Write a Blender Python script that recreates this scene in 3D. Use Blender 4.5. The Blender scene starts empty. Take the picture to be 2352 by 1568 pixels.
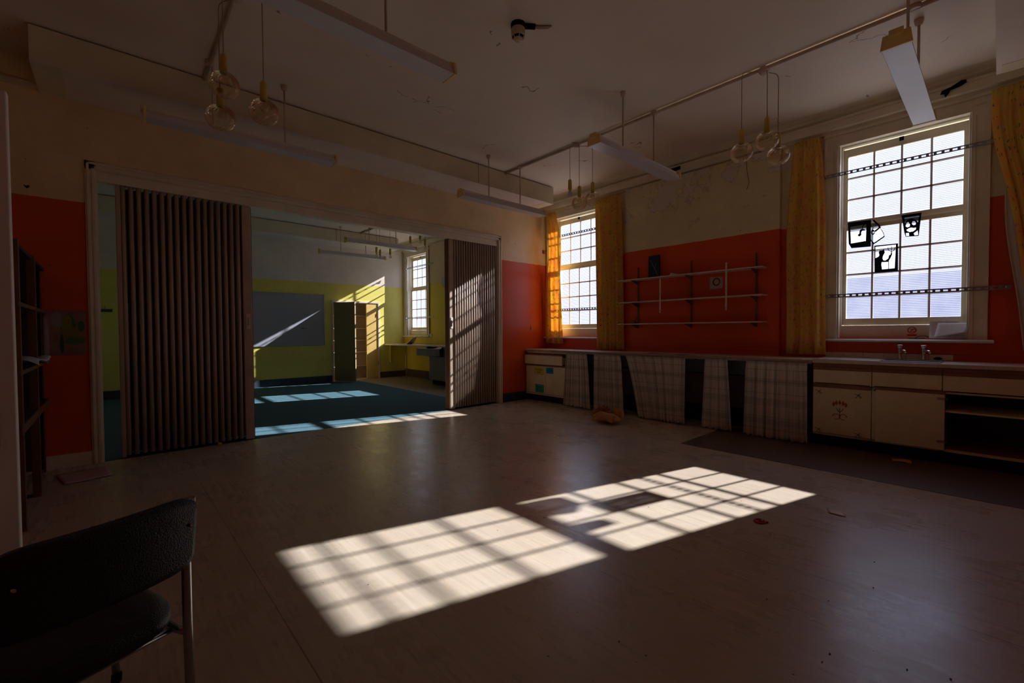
import bpy, bmesh, math, random
from mathutils import Vector, Matrix
random.seed(7)
SC = bpy.context.scene
COL = SC.collection
# ------------------------------------------------------------------ camera, light, exposure
FW = Vector((0.67188458, 0.74028302, -0.0234979)); RT = Vector((0.74037204, -0.67216724, -0.00635964)); UP = Vector((0.02050245, 0.01312424, 0.99970366))
cam = bpy.data.cameras.new('camera'); camo = bpy.data.objects.new('camera', cam); COL.objects.link(camo)
camo.matrix_world = Matrix(((RT.x, UP.x, -FW.x, -5.94297), (RT.y, UP.y, -FW.y, -5.59761), (RT.z, UP.z, -FW.z, 1.19822), (0, 0, 0, 1)))
cam.sensor_width = 36; cam.lens = 1017.3059 / 2352 * 36; cam.clip_start = 0.05
SC.camera = camo
SC.view_settings.view_transform = 'Standard'; SC.view_settings.look = 'None'
SC.view_settings.exposure = 0.0; SC.view_settings.gamma = 1; SC.view_settings.use_curve_mapping = False
SC.cycles.use_denoising = True
SC.cycles.max_bounces = 10; SC.cycles.diffuse_bounces = 6; SC.cycles.glossy_bounces = 4; SC.cycles.transparent_max_bounces = 24
SC.cycles.caustics_reflective = False; SC.cycles.sample_clamp_indirect = 4.0
W = bpy.data.worlds.new('world'); SC.world = W; W.use_nodes = True
wn = W.node_tree.nodes; wl = W.node_tree.links
wbg = wn['Background']
wtc = wn.new('ShaderNodeTexCoord'); wsp = wn.new('ShaderNodeSeparateXYZ'); wr = wn.new('ShaderNodeValToRGB')
wl.new(wtc.outputs['Generated'], wsp.inputs[0]); wl.new(wsp.outputs['Z'], wr.inputs[0]); wl.new(wr.outputs[0], wbg.inputs[0])
wr.color_ramp.elements[0].position = 0.0; wr.color_ramp.elements[0].color = (0.86, 0.92, 1.06, 1)
wr.color_ramp.elements[1].position = 0.7; wr.color_ramp.elements[1].color = (1.25, 1.5, 2.0, 1)
wbg.inputs[1].default_value = 1.35
sun = bpy.data.lights.new('sun', 'SUN'); suno = bpy.data.objects.new('sun', sun); COL.objects.link(suno)
sun.energy = 22.5; sun.angle = math.radians(0.6); sun.color = (1.0, 0.945, 0.81)
suno.rotation_euler = Vector((-1.7557, 0.4762, -1.0)).to_track_quat('-Z', 'Y').to_euler(); suno.location = (12, -3, 8)
PORTALS = [(-5.40, -4.36), (-1.17, -0.15), (1.64, 2.66), (4.13, 5.14)]
for a, b in PORTALS:
    l = bpy.data.lights.new('window_daylight', 'AREA'); o = bpy.data.objects.new('window_daylight', l); COL.objects.link(o)
    l.shape = 'RECTANGLE'; l.size = 2.1; l.size_y = b - a; l.cycles.is_portal = True
    o.location = (0.24, (a + b) / 2, 2.2); o.rotation_euler = (0, math.radians(90), 0)

# ------------------------------------------------------------------ helpers
def wpos(o):
    v = Vector((0, 0, 0))
    while o: v += o.location; o = o.parent
    return v
def tag(o, label=None, cat=None, group=None, kind=None):
    if label: o['label'] = label
    if cat: o['category'] = cat
    if group: o['group'] = group
    if kind: o['kind'] = kind
    return o
def thing(name, label, cat, loc=(0, 0, 0), group=None, kind=None):
    o = bpy.data.objects.new(name, None); COL.objects.link(o); o.location = loc
    return tag(o, label, cat, group, kind)
class MB:
    def __init__(s): s.bm = bmesh.new(); s.uv = s.bm.loops.layers.uv.new('UVMap')
    def box(s, x0, x1, y0, y1, z0, z1):
        vs = [s.bm.verts.new((x, y, z)) for x in (x0, x1) for y in (y0, y1) for z in (z0, z1)]
        for f in ((0, 1, 3, 2), (4, 6, 7, 5), (0, 4, 5, 1), (2, 3, 7, 6), (0, 2, 6, 4), (1, 5, 7, 3)): s.bm.faces.new([vs[i] for i in f])
        return s
    def prism(s, pts, lo, hi, fn):
        """pts 2-D loop; fn(a,b,t) -> xyz"""
        a = [s.bm.verts.new(fn(p[0], p[1], lo)) for p in pts]; b = [s.bm.verts.new(fn(p[0], p[1], hi)) for p in pts]
        n = len(pts)
        s.bm.faces.new(a); s.bm.faces.new(b[::-1])
        for i in range(n): s.bm.faces.new((a[i], a[(i + 1) % n], b[(i + 1) % n], b[i]))
        return s
    def tube(s, pts, r, n=8, caps=True):
        pts = [Vector(p) for p in pts]; rings = []
        for i, p in enumerate(pts):
            d = (pts[min(i + 1, len(pts) - 1)] - pts[max(i - 1, 0)]).normalized()
            ref = Vector((0, 0, 1)) if abs(d.z) < 0.9 else Vector((1, 0, 0))
            u = d.cross(ref).normalized(); v = d.cross(u)
            rr = r[i] if isinstance(r, (list, tuple)) else r
            rings.append([s.bm.verts.new(p + u * rr * math.cos(2 * math.pi * k / n) + v * rr * math.sin(2 * math.pi * k / n)) for k in range(n)])
        for a, b in zip(rings, rings[1:]):
            for k in range(n):
                f = s.bm.faces.new((a[k], a[(k + 1) % n], b[(k + 1) % n], b[k])); f.smooth = True
        if caps: s.bm.faces.new(rings[0][::-1]); s.bm.faces.new(rings[-1])
        return s
    def lathe(s, prof, c=(0, 0, 0), n=24, axis='z', twist=0.0, rib=0.0, nr=0):
        rings = []
        for j, (r, h) in enumerate(prof):
            ring = []
            for k in range(n):
                a = 2 * math.pi * k / n
                rr = r * (1 + (rib * math.cos(nr * (a + twist * h)) if nr else 0))
                x, y = rr * math.cos(a), rr * math.sin(a)
                p = (x, y, h) if axis == 'z' else ((h, x, y) if axis == 'x' else (x, h, y))
                ring.append(s.bm.verts.new((c[0] + p[0], c[1] + p[1], c[2] + p[2])))
            rings.append(ring)
        for a, b in zip(rings, rings[1:]):
            for k in range(n):
                f = s.bm.faces.new((a[k], a[(k + 1) % n], b[(k + 1) % n], b[k])); f.smooth = True
        if prof[0][0] > 1e-4 and not nr: s.bm.faces.new(rings[0][::-1])
        if prof[-1][0] > 1e-4 and not nr: s.bm.faces.new(rings[-1])
        return s
    def grid(s, fn, nu, nv, smooth=True, uvs=(1, 1)):
        g = [[s.bm.verts.new(fn(i / nu, j / nv)) for j in range(nv + 1)] for i in range(nu + 1)]
        for i in range(nu):
            for j in range(nv):
                f = s.bm.faces.new((g[i][j], g[i + 1][j], g[i + 1][j + 1], g[i][j + 1])); f.smooth = smooth
                for l, (a, b) in zip(f.loops, ((i, j), (i + 1, j), (i + 1, j + 1), (i, j + 1))): l[s.uv].uv = (a / nu * uvs[0], b / nv * uvs[1])
        return s
    def build(s, name, m, parent=None, bevel=0.0, solid=0.0, sub=0, label=None, world=True, fixn=True):
        if fixn: bmesh.ops.recalc_face_normals(s.bm, faces=s.bm.faces)
        if world and parent:
            s.bm.transform(Matrix.Translation(-wpos(parent)))
        me = bpy.data.meshes.new(name); s.bm.to_mesh(me); s.bm.free()
        me.materials.append(m)
        o = bpy.data.objects.new(name, me); COL.objects.link(o)
        if parent: o.parent = parent
        if bevel:
            b = o.modifiers.new('bevel', 'BEVEL'); b.width = bevel; b.segments = 2; b.limit_method = 'ANGLE'
        if solid:
            b = o.modifiers.new('solid', 'SOLIDIFY'); b.thickness = solid
        if sub:
            b = o.modifiers.new('sub', 'SUBSURF'); b.levels = sub; b.render_levels = sub
        if label: o['label'] = label
        return o
def copy_tree(o, parent=None):
    c = o.copy(); COL.objects.link(c); c.parent = parent
    for ch in [x for x in COL.objects if x.parent == o]: copy_tree(ch, c)
    return c
def struct(o): o['kind'] = 'structure'; return o

# ------------------------------------------------------------------ materials
MAT = {}
def base(name, col, rough=0.6, spec=0.4, metal=0.0):
    m = bpy.data.materials.new(name); m.use_nodes = True; b = m.node_tree.nodes['Principled BSDF']
    b.inputs['Base Color'].default_value = (*col, 1); b.inputs['Roughness'].default_value = rough
    b.inputs['Specular IOR Level'].default_value = spec; b.inputs['Metallic'].default_value = metal
    MAT[name] = m
    return m, m.node_tree.nodes, m.node_tree.links, b
def nz(N, L, scale, detail=3, rough=0.5, mapping=None, coord='Object'):
    tc = N.new('ShaderNodeTexCoord'); t = N.new('ShaderNodeTexNoise'); t.inputs['Scale'].default_value = scale
    t.inputs['Detail'].default_value = detail; t.inputs['Roughness'].default_value = rough
    if mapping:
        mp = N.new('ShaderNodeMapping'); mp.inputs['Scale'].default_value = mapping; L.new(tc.outputs[coord], mp.inputs[0]); L.new(mp.outputs[0], t.inputs[0])
    else: L.new(tc.outputs[coord], t.inputs[0])
    return t.outputs[0]
def ramp(N, L, src, stops):
    r = N.new('ShaderNodeValToRGB'); L.new(src, r.inputs[0]); e = r.color_ramp.elements
    while len(e) < len(stops): e.new(0.5)
    for i, (p, c) in enumerate(stops): e[i].position = p; e[i].color = (*c, 1) if len(c) == 3 else c
    return r.outputs[0]
def mix(N, L, f, a, b, mode='MIX'):
    m = N.new('ShaderNodeMix'); m.data_type = 'RGBA'; m.blend_type = mode
    for s, v in ((m.inputs[0], f), (m.inputs[6], a), (m.inputs[7], b)):
        if hasattr(v, 'links') or isinstance(v, bpy.types.NodeSocket): L.new(v, s)
        elif isinstance(v, (int, float)): s.default_value = v
        else: s.default_value = (*v, 1)
    return m.outputs[2]
def math_(N, L, op, a, b=None):
    m = N.new('ShaderNodeMath'); m.operation = op
    for s, v in ((m.inputs[0], a), (m.inputs[1], b)):
        if v is None: continue
        if isinstance(v, (int, float)): s.default_value = v
        else: L.new(v, s)
    return m.outputs[0]
def bump(N, L, b, h, strength=0.2, dist=0.01):
    n = N.new('ShaderNodeBump'); n.inputs['Strength'].default_value = strength; n.inputs['Distance'].default_value = dist
    L.new(h, n.inputs['Height']); L.new(n.outputs[0], b.inputs['Normal'])
def worn(name, col, rough=0.6, spec=0.4, metal=0.0, amt=0.18, scale=6, bs=0.1, bscale=60):
    m, N, L, b = base(name, col, rough, spec, metal)
    n = nz(N, L, scale, 5, 0.6)
    d = tuple(c * (1 - amt) for c in col); h = tuple(min(1, c * (1 + amt * 0.6)) for c in col)
    L.new(ramp(N, L, n, [(0.3, d), (0.7, h)]), b.inputs['Base Color'])
    bump(N, L, b, nz(N, L, bscale, 3), bs, 0.003)
    return m
def zcoord(N, L):
    g = N.new('ShaderNodeNewGeometry'); s = N.new('ShaderNodeSeparateXYZ'); L.new(g.outputs['Position'], s.inputs[0]); return s.outputs
CREAM = (0.60, 0.50, 0.38)
def painted(name, lower, upper, zt, peel=None, rough=0.45):
    m, N, L, b = base(name, upper, rough, 0.35)
    p = zcoord(N, L)
    w = nz(N, L, 5, 2); zz = math_(N, L, 'ADD', p[2], math_(N, L, 'MULTIPLY', math_(N, L, 'SUBTRACT', w, 0.5), 0.012))
    f = math_(N, L, 'LESS_THAN', zz, zt)
    n = nz(N, L, 1.6, 6, 0.65)
    up_ = ramp(N, L, n, [(0.3, tuple(c * 0.84 for c in upper)), (0.7, tuple(min(1, c * 1.08) for c in upper))])
    lo_ = ramp(N, L, n, [(0.3, tuple(c * 0.86 for c in lower)), (0.7, tuple(min(1, c * 1.06) for c in lower))])
    if peel:
        # flaked areas near the top where another coat shows
        k = nz(N, L, 2.3, 7, 0.62)
        top = math_(N, L, 'MULTIPLY', math_(N, L, 'SUBTRACT', p[2], 2.45), 0.20)
        left = math_(N, L, 'MULTIPLY', math_(N, L, 'MAXIMUM', math_(N, L, 'ADD', p[1], 2.75), 0.0), 0.13)
        kk = math_(N, L, 'ADD', math_(N, L, 'ADD', k, top), math_(N, L, 'MULTIPLY', left, math_(N, L, 'MAXIMUM', math_(N, L, 'SUBTRACT', p[2], 2.75), 0.0)))
        pm = ramp(N, L, kk, [(0.665, (0, 0, 0)), (0.675, (1, 1, 1))])
        up_ = mix(N, L, pm, up_, peel)
        em = ramp(N, L, kk, [(0.655, (0, 0, 0)), (0.665, (1, 1, 1)), (0.667, (1, 1, 1)), (0.676, (0, 0, 0))])
        up_ = mix(N, L, math_(N, L, 'MULTIPLY', em, 0.45), up_, (0.12, 0.09, 0.06))
    # small chips and nail holes
    v = N.new('ShaderNodeTexVoronoi'); v.inputs['Scale'].default_value = 5.5; tc = N.new('ShaderNodeTexCoord'); L.new(tc.outputs['Object'], v.inputs[0])
    dot = math_(N, L, 'LESS_THAN', v.outputs['Distance'], 0.045)
    k2 = math_(N, L, 'MULTIPLY', dot, math_(N, L, 'GREATER_THAN', nz(N, L, 3.1, 1), 0.53))
    c = mix(N, L, f, up_, lo_)
    c = mix(N, L, math_(N, L, 'MULTIPLY', k2, 0.75), c, (0.10, 0.07, 0.05))
    L.new(c, b.inputs['Base Color'])
    bump(N, L, b, nz(N, L, 35, 4), 0.12, 0.004)
    return m
painted('orange_wall', (0.74, 0.095, 0.022), (0.86, 0.67, 0.40), 2.385, rough=0.28)
painted('orange_wall_peeling', (0.72, 0.085, 0.022), (0.76, 0.66, 0.40), 2.385, peel=(0.70, 0.61, 0.52), rough=0.40)
painted('yellow_wall', (0.78, 0.72, 0.16), (0.78, 0.70, 0.60), 2.385)
painted('yellow_wall_side', (0.80, 0.64, 0.05), (0.76, 0.64, 0.42), 2.385)
def m_ceiling():
    m, N, L, b = base('ceiling_paint', (0.60, 0.53, 0.46), 0.6, 0.3)
    n = nz(N, L, 0.9, 6, 0.6)
    c = ramp(N, L, n, [(0.3, (0.74, 0.64, 0.55)), (0.7, (0.82, 0.73, 0.64))])
    tc = N.new('ShaderNodeTexCoord'); v = N.new('ShaderNodeTexVoronoi'); v.feature = 'DISTANCE_TO_EDGE'; v.inputs['Scale'].default_value = 1.1
    wn_ = N.new('ShaderNodeTexNoise'); wn_.inputs['Scale'].default_value = 3; wn_.inputs['Detail'].default_value = 5
    va = N.new('ShaderNodeVectorMath'); va.operation = 'MULTIPLY_ADD'; va.inputs[1].default_value = (0.35, 0.35, 0.35)
    L.new(tc.outputs['Object'], wn_.inputs[0]); L.new(wn_.outputs['Color'], va.inputs[0]); L.new(tc.outputs['Object'], va.inputs[2]); L.new(va.outputs[0], v.inputs[0])
    cr = math_(N, L, 'LESS_THAN', v.outputs['Distance'], 0.004)
    msk = math_(N, L, 'GREATER_THAN', nz(N, L, 2.2, 3), 0.62)
    c = mix(N, L, math_(N, L, 'MULTIPLY', math_(N, L, 'MULTIPLY', cr, msk), 0.7), c, (0.12, 0.08, 0.05))
    L.new(c, b.inputs['Base Color']); bump(N, L, b, nz(N, L, 14, 5), 0.25, 0.006)
m_ceiling()
def m_floor():
    m, N, L, b = base('vinyl_floor', (0.42, 0.34, 0.26), 0.3, 0.5)
    st = nz(N, L, 1.0, 5, 0.6, (55, 2.2, 1)); st2 = nz(N, L, 1.0, 4, 0.6, (9, 0.8, 1)); bl = nz(N, L, 1.3, 4, 0.6)
    c = ramp(N, L, st, [(0.3, (0.43, 0.375, 0.275)), (0.5, (0.49, 0.43, 0.32)), (0.7, (0.53, 0.465, 0.355))])
    c = mix(N, L, ramp(N, L, bl, [(0.35, (0, 0, 0)), (0.75, (0.35, 0.35, 0.35))]), c, (0.36, 0.28, 0.21))
    # joints between the sheets, 2 m apart
    p = zcoord(N, L)
    sx = math_(N, L, 'ABSOLUTE', math_(N, L, 'SUBTRACT', math_(N, L, 'FRACT', math_(N, L, 'DIVIDE', math_(N, L, 'ADD', p[0], 5.43 + 20.0), 2.0)), 0.5))
    sm = math_(N, L, 'GREATER_THAN', sx, 0.4987)
    c = mix(N, L, math_(N, L, 'MULTIPLY', sm, 0.65), c, (0.08, 0.05, 0.04))
    # specks of dirt
    v = N.new('ShaderNodeTexVoronoi'); v.inputs['Scale'].default_value = 7; tc = N.new('ShaderNodeTexCoord'); L.new(tc.outputs['Object'], v.inputs[0])
    dd = math_(N, L, 'MULTIPLY', math_(N, L, 'LESS_THAN', v.outputs['Distance'], 0.035), math_(N, L, 'GREATER_THAN', nz(N, L, 5, 1), 0.52))
    c = mix(N, L, math_(N, L, 'MULTIPLY', dd, 0.8), c, (0.05, 0.035, 0.03))
    L.new(c, b.inputs['Base Color'])
    rr = nz(N, L, 2.2, 6, 0.7); r3 = nz(N, L, 1.0, 4, 0.7, (30, 3, 1))
    ro = math_(N, L, 'ADD', math_(N, L, 'MULTIPLY', rr, 0.30), math_(N, L, 'MULTIPLY', r3, 0.18))
    L.new(math_(N, L, 'ADD', ro, 0.05), b.inputs['Roughness'])
    bump(N, L, b, math_(N, L, 'ADD', st, st2), 0.12, 0.004)
m_floor()
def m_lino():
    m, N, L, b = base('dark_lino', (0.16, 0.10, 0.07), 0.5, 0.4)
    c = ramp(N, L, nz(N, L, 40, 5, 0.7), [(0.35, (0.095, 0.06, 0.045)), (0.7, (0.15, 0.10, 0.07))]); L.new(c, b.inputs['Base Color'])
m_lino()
def m_carpet():
    m, N, L, b = base('teal_carpet', (0.05, 0.12, 0.14), 0.95, 0.1)
    c = ramp(N, L, nz(N, L, 180, 4, 0.8), [(0.3, (0.05, 0.115, 0.14)), (0.7, (0.10, 0.20, 0.235))]); L.new(c, b.inputs['Base Color'])
    bump(N, L, b, nz(N, L, 300, 2), 0.5, 0.004)
m_carpet()
worn('far_lino', (0.25, 0.21, 0.16), 0.55, 0.4)
worn('cream_paint', (0.78, 0.71, 0.56), 0.4, 0.4, amt=0.14, scale=3)
worn('white_paint', (0.80, 0.80, 0.77), 0.35, 0.45, amt=0.1, scale=4)
worn('beam_paint', (0.72, 0.64, 0.46), 0.6, 0.3, amt=0.12, scale=2)
worn('beam_under', (0.76, 0.68, 0.62), 0.6, 0.3, amt=0.1, scale=2)
worn('dark_skirting', (0.045, 0.06, 0.085), 0.5, 0.4)
worn('brown_skirting', (0.11, 0.075, 0.06), 0.5, 0.4)
worn('partition_vinyl', (0.46, 0.37, 0.285), 0.42, 0.45, amt=0.12, scale=3)
worn('partition_post', (0.50, 0.40, 0.30), 0.45, 0.4)
worn('black_gap', (0.01, 0.01, 0.012), 0.8, 0.1)
worn('laminate', (0.76, 0.67, 0.42), 0.45, 0.4, amt=0.12, scale=4)
worn('laminate_edge', (0.26, 0.10, 0.045), 0.5, 0.4, amt=0.2)
worn('worktop_face', (0.62, 0.53, 0.45), 0.35, 0.5, amt=0.2, scale=5)
worn('worktop_edge', (0.38, 0.27, 0.19), 0.5, 0.4, amt=0.2)
worn('plinth_black', (0.02, 0.02, 0.025), 0.7, 0.2)
worn('board_grey', (0.17, 0.19, 0.22), 0.6, 0.3)
worn('board_brown', (0.17, 0.11, 0.09), 0.6, 0.3)
worn('shelf_white', (0.74, 0.66, 0.56), 0.45, 0.4)
worn('bracket_metal', (0.22, 0.14, 0.09), 0.5, 0.4, 0.3)
worn('galv_steel', (0.35, 0.38, 0.42), 0.35, 0.5, 0.85, bs=0.05)
worn('chrome', (0.65, 0.67, 0.70), 0.16, 0.5, 1.0, amt=0.05, bs=0.0)
worn('chair_tube', (0.42, 0.43, 0.46), 0.25, 0.5, 0.9, amt=0.1, bs=0.0)
worn('dark_wood', (0.15, 0.065, 0.02), 0.5, 0.35, amt=0.35, scale=9)
worn('shelf_wood', (0.17, 0.085, 0.035), 0.5, 0.35, amt=0.3, scale=7)
worn('shelf_dark', (0.05, 0.05, 0.06), 0.6, 0.3)
worn('light_housing', (0.76, 0.70, 0.66), 0.35, 0.45, amt=0.06)
worn('light_diffuser', (0.60, 0.58, 0.60), 0.3, 0.5, amt=0.04)
worn('yellowed_plastic', (0.86, 0.65, 0.26), 0.4, 0.4, amt=0.1)
worn('holder_ochre', (0.62, 0.50, 0.09), 0.4, 0.4, amt=0.1)
worn('cord_beige', (0.40, 0.28, 0.18), 0.5, 0.3)
worn('conduit_paint', (0.60, 0.48, 0.38), 0.5, 0.3)
worn('paper_white', (0.66, 0.64, 0.66), 0.7, 0.2, amt=0.06)
worn('paper_pink', (0.55, 0.38, 0.36), 0.7, 0.2, amt=0.1)
worn('paper_bluewhite', (0.50, 0.58, 0.60), 0.7, 0.2, amt=0.1)
worn('kraft_paper', (0.58, 0.30, 0.10), 0.7, 0.2, amt=0.2)
worn('kraft_inside', (0.40, 0.16, 0.09), 0.7, 0.2, amt=0.3, scale=20)
worn('black_card', (0.006, 0.007, 0.009), 0.8, 0.1)
worn('sign_red', (0.50, 0.03, 0.04), 0.4, 0.4)
worn('note_yellow', (0.62, 0.52, 0.04), 0.6, 0.2, amt=0.05)
worn('note_blue', (0.0, 0.28, 0.48), 0.6, 0.2, amt=0.05)
worn('note_green', (0.03, 0.36, 0.20), 0.6, 0.2, amt=0.05)
worn('ink', (0.03, 0.03, 0.03), 0.6, 0.2)
worn('book_navy', (0.008, 0.022, 0.055), 0.35, 0.5, amt=0.2)
worn('book_stroke', (0.10, 0.22, 0.30), 0.5, 0.3)
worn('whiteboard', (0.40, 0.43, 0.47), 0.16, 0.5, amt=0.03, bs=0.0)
worn('alu', (0.45, 0.45, 0.46), 0.4, 0.5, 0.6)
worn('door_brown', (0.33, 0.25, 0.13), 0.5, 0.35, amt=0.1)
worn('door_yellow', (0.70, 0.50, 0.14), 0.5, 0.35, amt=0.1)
worn('closet_cream', (0.60, 0.48, 0.32), 0.6, 0.3, amt=0.1)
worn('sofa_grey', (0.28, 0.29, 0.28), 0.5, 0.3)
worn('tile', (0.78, 0.72, 0.62), 0.2, 0.5, amt=0.06)
worn('steel_sink', (0.40, 0.42, 0.46), 0.25, 0.5, 0.9, amt=0.1)
worn('smoke_plastic', (0.55, 0.44, 0.30), 0.4, 0.4)
worn('outside_render', (0.55, 0.56, 0.66), 0.9, 0.1, amt=0.2, scale=1.0)
worn('outside_ground', (0.36, 0.36, 0.34), 0.95, 0.1, amt=0.2, scale=1.0)
worn('motif_red', (0.46, 0.10, 0.05), 0.6, 0.2)
worn('motif_green', (0.06, 0.22, 0.20), 0.6, 0.2)
worn('motif_dark', (0.06, 0.05, 0.07), 0.6, 0.2)
worn('debris', (0.10, 0.07, 0.05), 0.8, 0.2, amt=0.5, scale=40)
worn('red_gum', (0.42, 0.015, 0.02), 0.5, 0.3)
worn('brick_outside', (0.30, 0.2, 0.16), 0.9, 0.1)
def m_black_vinyl():
    m, N, L, b = base('black_vinyl', (0.008, 0.009, 0.011), 0.45, 0.4)
    v = N.new('ShaderNodeTexVoronoi'); v.inputs['Scale'].default_value = 260; tc = N.new('ShaderNodeTexCoord'); L.new(tc.outputs['Object'], v.inputs[0])
    bump(N, L, b, v.outputs['Distance'], 0.5, 0.002)
m_black_vinyl()
def m_glass():
    m = bpy.data.materials.new('reeded_glass'); m.use_nodes = True; N = m.node_tree.nodes; L = m.node_tree.links; N.clear(); MAT['reeded_glass'] = m
    out = N.new('ShaderNodeOutputMaterial'); tr = N.new('ShaderNodeBsdfTransparent'); tl = N.new('ShaderNodeBsdfTranslucent'); mx = N.new('ShaderNodeMixShader')
    p = zcoord(N, L)
    w = math_(N, L, 'ABSOLUTE', math_(N, L, 'SUBTRACT', math_(N, L, 'FRACT', math_(N, L, 'DIVIDE', p[2], 0.0175)), 0.5))
    c = ramp(N, L, w, [(0.20, (0.86, 0.88, 1.0)), (0.36, (0.32, 0.32, 0.50))])
    s = nz(N, L, 25, 4, 0.7, (1, 0.25, 1)); sc = ramp(N, L, s, [(0.35, (0.90, 0.90, 0.95)), (0.6, (1, 1, 1))])
    L.new(mix(N, L, 1.0, c, sc, 'MULTIPLY'), tr.inputs[0]); tl.inputs[0].default_value = (0.8, 0.82, 0.9, 1)
    mx.inputs[0].default_value = 0.035
    L.new(tr.outputs[0], mx.inputs[1]); L.new(tl.outputs[0], mx.inputs[2]); L.new(mx.outputs[0], out.inputs[0])
m_glass()
def m_shade():
    m = bpy.data.materials.new('smoked_glass'); m.use_nodes = True; N = m.node_tree.nodes; L = m.node_tree.links; N.clear(); MAT['smoked_glass'] = m
    out = N.new('ShaderNodeOutputMaterial'); tr = N.new('ShaderNodeBsdfTransparent'); gl = N.new('ShaderNodeBsdfGlossy'); mx = N.new('ShaderNodeMixShader')
    lw = N.new('ShaderNodeLayerWeight'); lw.inputs[0].default_value = 0.35
    tr.inputs[0].default_value = (0.95, 0.90, 0.80, 1); gl.inputs[0].default_value = (1, 0.95, 0.85, 1); gl.inputs['Roughness'].default_value = 0.04
    L.new(math_(N, L, 'MULTIPLY', lw.outputs['Fresnel'], 0.75), mx.inputs[0])
    L.new(tr.outputs[0], mx.inputs[1]); L.new(gl.outputs[0], mx.inputs[2]); L.new(mx.outputs[0], out.inputs[0])
m_shade()
def cloth_mat(name, kind):
    m = bpy.data.materials.new(name); m.use_nodes = True; N = m.node_tree.nodes; L = m.node_tree.links; N.clear(); MAT[name] = m
    out = N.new('ShaderNodeOutputMaterial'); df = N.new('ShaderNodeBsdfDiffuse'); tl = N.new('ShaderNodeBsdfTranslucent'); mx = N.new('ShaderNodeMixShader')
    uv = N.new('ShaderNodeUVMap'); uv.uv_map = 'UVMap'; s = N.new('ShaderNodeSeparateXYZ'); L.new(uv.outputs[0], s.inputs[0])
    if kind == 'plaid':
        def band(o, per, lo, ph=0.0):
            return math_(N, L, 'GREATER_THAN', math_(N, L, 'ABSOLUTE', math_(N, L, 'SUBTRACT', math_(N, L, 'FRACT', math_(N, L, 'ADD', math_(N, L, 'DIVIDE', o, per), ph)), 0.5)), lo)
        g = mix(N, L, 0.0, (0.80, 0.76, 0.70), (0.80, 0.76, 0.70))
        g = mix(N, L, math_(N, L, 'MULTIPLY', band(s.outputs[0], 0.16, 0.33), 0.35), g, (0.26, 0.22, 0.26))
        g = mix(N, L, math_(N, L, 'MULTIPLY', band(s.outputs[1], 0.22, 0.36), 0.30), g, (0.28, 0.23, 0.27))
        g = mix(N, L, math_(N, L, 'MULTIPLY', band(s.outputs[0], 0.08, 0.478), 0.45), g, (0.14, 0.11, 0.12))
        g = mix(N, L, math_(N, L, 'MULTIPLY', band(s.outputs[1], 0.13, 0.482, 0.3), 0.6), g, (0.14, 0.11, 0.12))
        t = 0.12
    else:
        uv2 = N.new('ShaderNodeVectorMath'); uv2.operation = 'MULTIPLY'; uv2.inputs[1].default_value = (1, 1, 1); L.new(uv.outputs[0], uv2.inputs[0])
        n = N.new('ShaderNodeTexNoise'); n.inputs['Scale'].default_value = 5; n.inputs['Detail'].default_value = 3; L.new(uv2.outputs[0], n.inputs[0])
        g = ramp(N, L, n.outputs[0], [(0.4, (0.95, 0.72, 0.17)), (0.6, (0.94, 0.56, 0.20))])
        v = N.new('ShaderNodeTexVoronoi'); v.inputs['Scale'].default_value = 17; L.new(uv2.outputs[0], v.inputs[0])
        w = N.new('ShaderNodeTexWave'); w.inputs['Scale'].default_value = 14; w.inputs['Distortion'].default_value = 9; L.new(uv2.outputs[0], w.inputs[0])
        k = math_(N, L, 'MULTIPLY', math_(N, L, 'LESS_THAN', v.outputs['Distance'], 0.30), math_(N, L, 'GREATER_THAN', w.outputs['Fac'], 0.80))
        g = mix(N, L, math_(N, L, 'MULTIPLY', k, 0.75), g, (0.12, 0.16, 0.15))
        t = 0.42
    L.new(g, df.inputs[0]); L.new(g, tl.inputs[0]); mx.inputs[0].default_value = t
    L.new(df.outputs[0], mx.inputs[1]); L.new(tl.outputs[0], mx.inputs[2]); L.new(mx.outputs[0], out.inputs[0])
cloth_mat('plaid_cotton', 'plaid'); cloth_mat('sprig_cotton', 'sprig')
worn('curtain_lining', (0.62, 0.56, 0.54), 0.8, 0.1, amt=0.05)
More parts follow.
